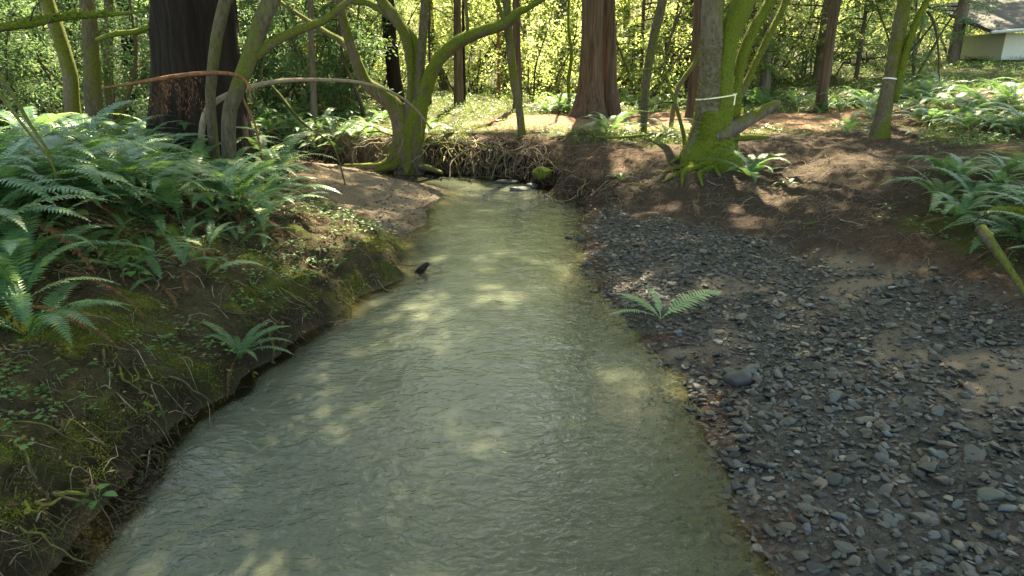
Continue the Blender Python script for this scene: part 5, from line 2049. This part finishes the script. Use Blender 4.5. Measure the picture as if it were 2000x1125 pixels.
def gravel():
    rng = np.random.default_rng(1001)
    shapes1, F1 = stone_shapes(2, 10, 1)
    shapes0, F0 = stone_shapes(1, 10, 2)
    n = 56000
    x = rng.uniform(-2.6, 6.2, n)
    y = 1.6 + 12.6 * rng.random(n) ** 1.0
    ok = np.abs(x) < 0.82 * y + 1.2
    x, y = x[ok], y[ok]
    mk = masks(x, y)
    S = sdf(x, y, WPOLY)
    edge = (x > 0) & (S > -0.35) & (S < 0.2) & (y < 12)
    d = np.clip(mk['gravel'] * (1 - 0.72 * mk['sandy']), 0, 1)
    d = np.where(edge, np.maximum(d, 0.22), d)
    k = (rng.random(len(x)) < d) & (S > -0.45)
    x, y = x[k], y[k]
    m = len(x)
    size = np.clip(np.exp(rng.normal(math.log(0.025), 0.45, m)), 0.009, 0.075)      # half length
    size *= 1 - 0.3 * (x < 0)
    z = terrain(x, y) + size * rng.uniform(0.05, 0.35, m)
    a = rng.uniform(0, 2 * math.pi, m)
    tx, ty = rng.normal(size=m) * 0.28, rng.normal(size=m) * 0.28
    Rm = rot_mats(a, tx, ty)
    P = np.stack([x, y, z], -1)
    show = size / y
    order = np.argsort(-show * ((np.abs(x) < 0.74 * y) & (y > 2.75)))
    top = order[:272]
    istop = np.zeros(m, bool)
    istop[top] = True
    g = Geo()
    for near in (True, False):
        shapes, F = (shapes1, F1) if near else (shapes0, F0)
        sel = ~istop & ((y < 5.2) == near)
        kind = rng.integers(0, len(shapes), m)
        for s in range(len(shapes)):
            idx = np.nonzero(sel & (kind == s))[0]
            if not len(idx):
                continue
            V = np.einsum('nij,vj->nvi', Rm[idx], shapes[s]) * size[idx][:, None, None] + P[idx][:, None, :]
            nv = shapes[s].shape[0]
            T = F[None] + (np.arange(len(idx)) * nv)[:, None, None]
            g.add(V.reshape(-1, 3), None, T.reshape(-1, 3))
    o = link('gravel', g.mesh('gravel', M['stone'], False))
    tag(o, 'grey river gravel covering the right bar', 'gravel', kind='stuff')
    meshes = [mesh_np('river_stone', V, None, F1, M['stone'], False) for V in shapes1]
    for q, i in enumerate(top):
        e = Matrix(Rm[i].tolist()).to_euler()
        o = link('river_stone', meshes[q % len(meshes)], None, P[i], e, float(size[i]))
        tag(o, 'loose flattish grey river stone lying on the right gravel bar', 'stone', 'larger loose stones of the gravel bar')
    return shapes1, F1


shapes1, F1 = gravel()


def round_stone(px, py, wpx, hratio, mat, label, seed, name='river_stone', lift=0.35, sub=3, dratio=0.7):
    V, F = ico(sub)
    rng = np.random.default_rng(seed)
    p = ground_at(px, py)[0]
    w = wpx * 0.5 * mpp(px, py, p[1])
    for _ in range(9):
        n = rand_dirs(1, 0, rng)[0]
        d = V @ n
        V = V - np.maximum(d - (rng.uniform(0.78, 0.92) if seed == 1 else rng.uniform(0.52, 0.82)), 0)[:, None] * n[None] * 0.92
    V = V * (1 + 0.05 * np.sin(V[:, :1] * 3 + seed) * np.cos(V[:, 1:2] * 2.5))
    V = V * np.array([w, w * dratio, w * hratio])
    o = link(name, mesh_np(name, V, None, F, mat, True), None, p + np.array([0, 0, w * hratio * lift]), (rng.normal() * 0.08, rng.normal() * 0.08, rng.normal() * 0.3))
    tag(o, label, 'stone')


round_stone(1440, 748, 60, 0.55, M['stone_dark'], 'smooth dark humped stone at the water edge of the gravel', 1, lift=0.55)
round_stone(1452, 920, 18, 0.6, M['stone_white'], 'small white stone near the water in the lower gravel', 2)
round_stone(1557, 884, 14, 0.6, M['stone_white'], 'small white stone in the sunlit gravel patch', 3)
round_stone(1930, 972, 60, 0.45, M['stone_green'], 'large greenish flat stone at the lower right', 4, dratio=0.6)
round_stone(1965, 996, 46, 0.3, M['stone_blue'], 'pale blue flat stone just below the large greenish stone', 5)
round_stone(1690, 822, 42, 0.4, M['stone_green'], 'long greenish stone in the middle of the gravel', 6, dratio=0.5)
round_stone(1690, 846, 30, 0.45, M['stone'], 'brown stone under the long greenish stone', 7)
round_stone(1426, 802, 20, 0.6, M['stone_blue'], 'blue-grey stone below the smooth dark humped stone', 8)
round_stone(1835, 1098, 42, 0.5, M['stone'], 'rounded grey stone at the bottom edge of the gravel', 9)
round_stone(1640, 1012, 40, 0.35, M['stone_blue'], 'flat pale blue-grey stone in the lower gravel', 10)
round_stone(1375, 600, 24, 0.6, M['stone_blue'], 'bluish stone beside the fern sprig in the gravel', 11)
round_stone(1222, 426, 18, 0.6, M['stone_dark'], 'dark stone at the far end of the gravel bar', 12)
round_stone(1195, 507, 26, 0.5, M['stone_dark'], 'black stone close to the water halfway along the gravel', 13)
round_stone(1112, 465, 20, 0.5, M['stone_dark'], 'black wet stone standing in the water off the gravel', 14)
round_stone(1135, 468, 22, 0.4, M['stone'], 'grey wet stone beside the black stone in the water', 15)
round_stone(1015, 371, 62, 0.2, M['stone_blue'], 'long low blue-grey rock in the riffle at the bend', 16, 'rock', dratio=0.5)
round_stone(1040, 366, 30, 0.45, M['stone_blue'], 'blue-grey rock against the bank behind the riffle rock', 17, 'rock')
round_stone(1066, 385, 9, 1.2, M['stone_green'], 'small upright yellowish stone at the foot of the root bank', 18)
round_stone(985, 356, 66, 0.16, M['stone_dark'], 'low gravelly hump above water at the far bend', 19, 'rock', dratio=0.6, lift=0.2)


def mossy_boulder():
    p = ground_at(1060, 346)[0]
    V, F = ico(3)
    V = V * (1 + 0.12 * np.sin(V[:, :1] * 4) * np.cos(V[:, 2:3] * 3)) * np.array([0.20, 0.16, 0.13]) * (1 + 0.10 * np.sin(V[:, 1:2] * 7 + 1) * np.sin(V[:, :1] * 6))
    o = link('mossy_boulder', mesh_np('mossy_boulder', V, None, F, M['bark_full'], True), None, p + np.array([0, 0, 0.08]))
    tag(o, 'moss-covered green boulder tucked under the far root bank', 'boulder')


mossy_boulder()


def needle_debris():
    def dn(x, y, S):
        n = fbm(x * 2.3, y * 2.3, 1310, 3)
        on = ((x > 0) & (y < 12)) | ((x < 0) & (y > 8.5) & (y < 13.5))
        band = sstep(-0.06, 0.02, S) * sstep(0.42, 0.12, S) * on * sstep(-0.10, 0.06, n)
        stray = 0.05 * on * (S > 0) * (S < 1.6) * sstep(0.10, 0.2, n)
        return np.clip(band + stray, 0, 1)
    x, y, z, S, rng = scatter_xy(130000, (-2.4, 4.2, 1.6, 13.5), dn, 1300)
    m = len(x)
    g = Geo()
    a = rng.uniform(0, 2 * math.pi, m)
    D = unit(np.stack([np.cos(a), np.sin(a), rng.normal(size=m) * 0.35], -1))
    Nn = unit(np.cross(D, rng.normal(size=(m, 3))))
    leaves(g, np.stack([x, y, np.maximum(z, 0) + 0.01 + 0.025 * rng.random(m)], -1), D, Nn, rng.uniform(0.02, 0.085, m), 0.005)
    o = link('needle_debris', g.mesh('needle_debris', M['debris'], False))
    tag(o, 'rust-brown needle debris washed up along both waterlines', 'needles', kind='stuff')


needle_debris()
print('all done', sum(len(m.polygons) for m in bpy.data.meshes))
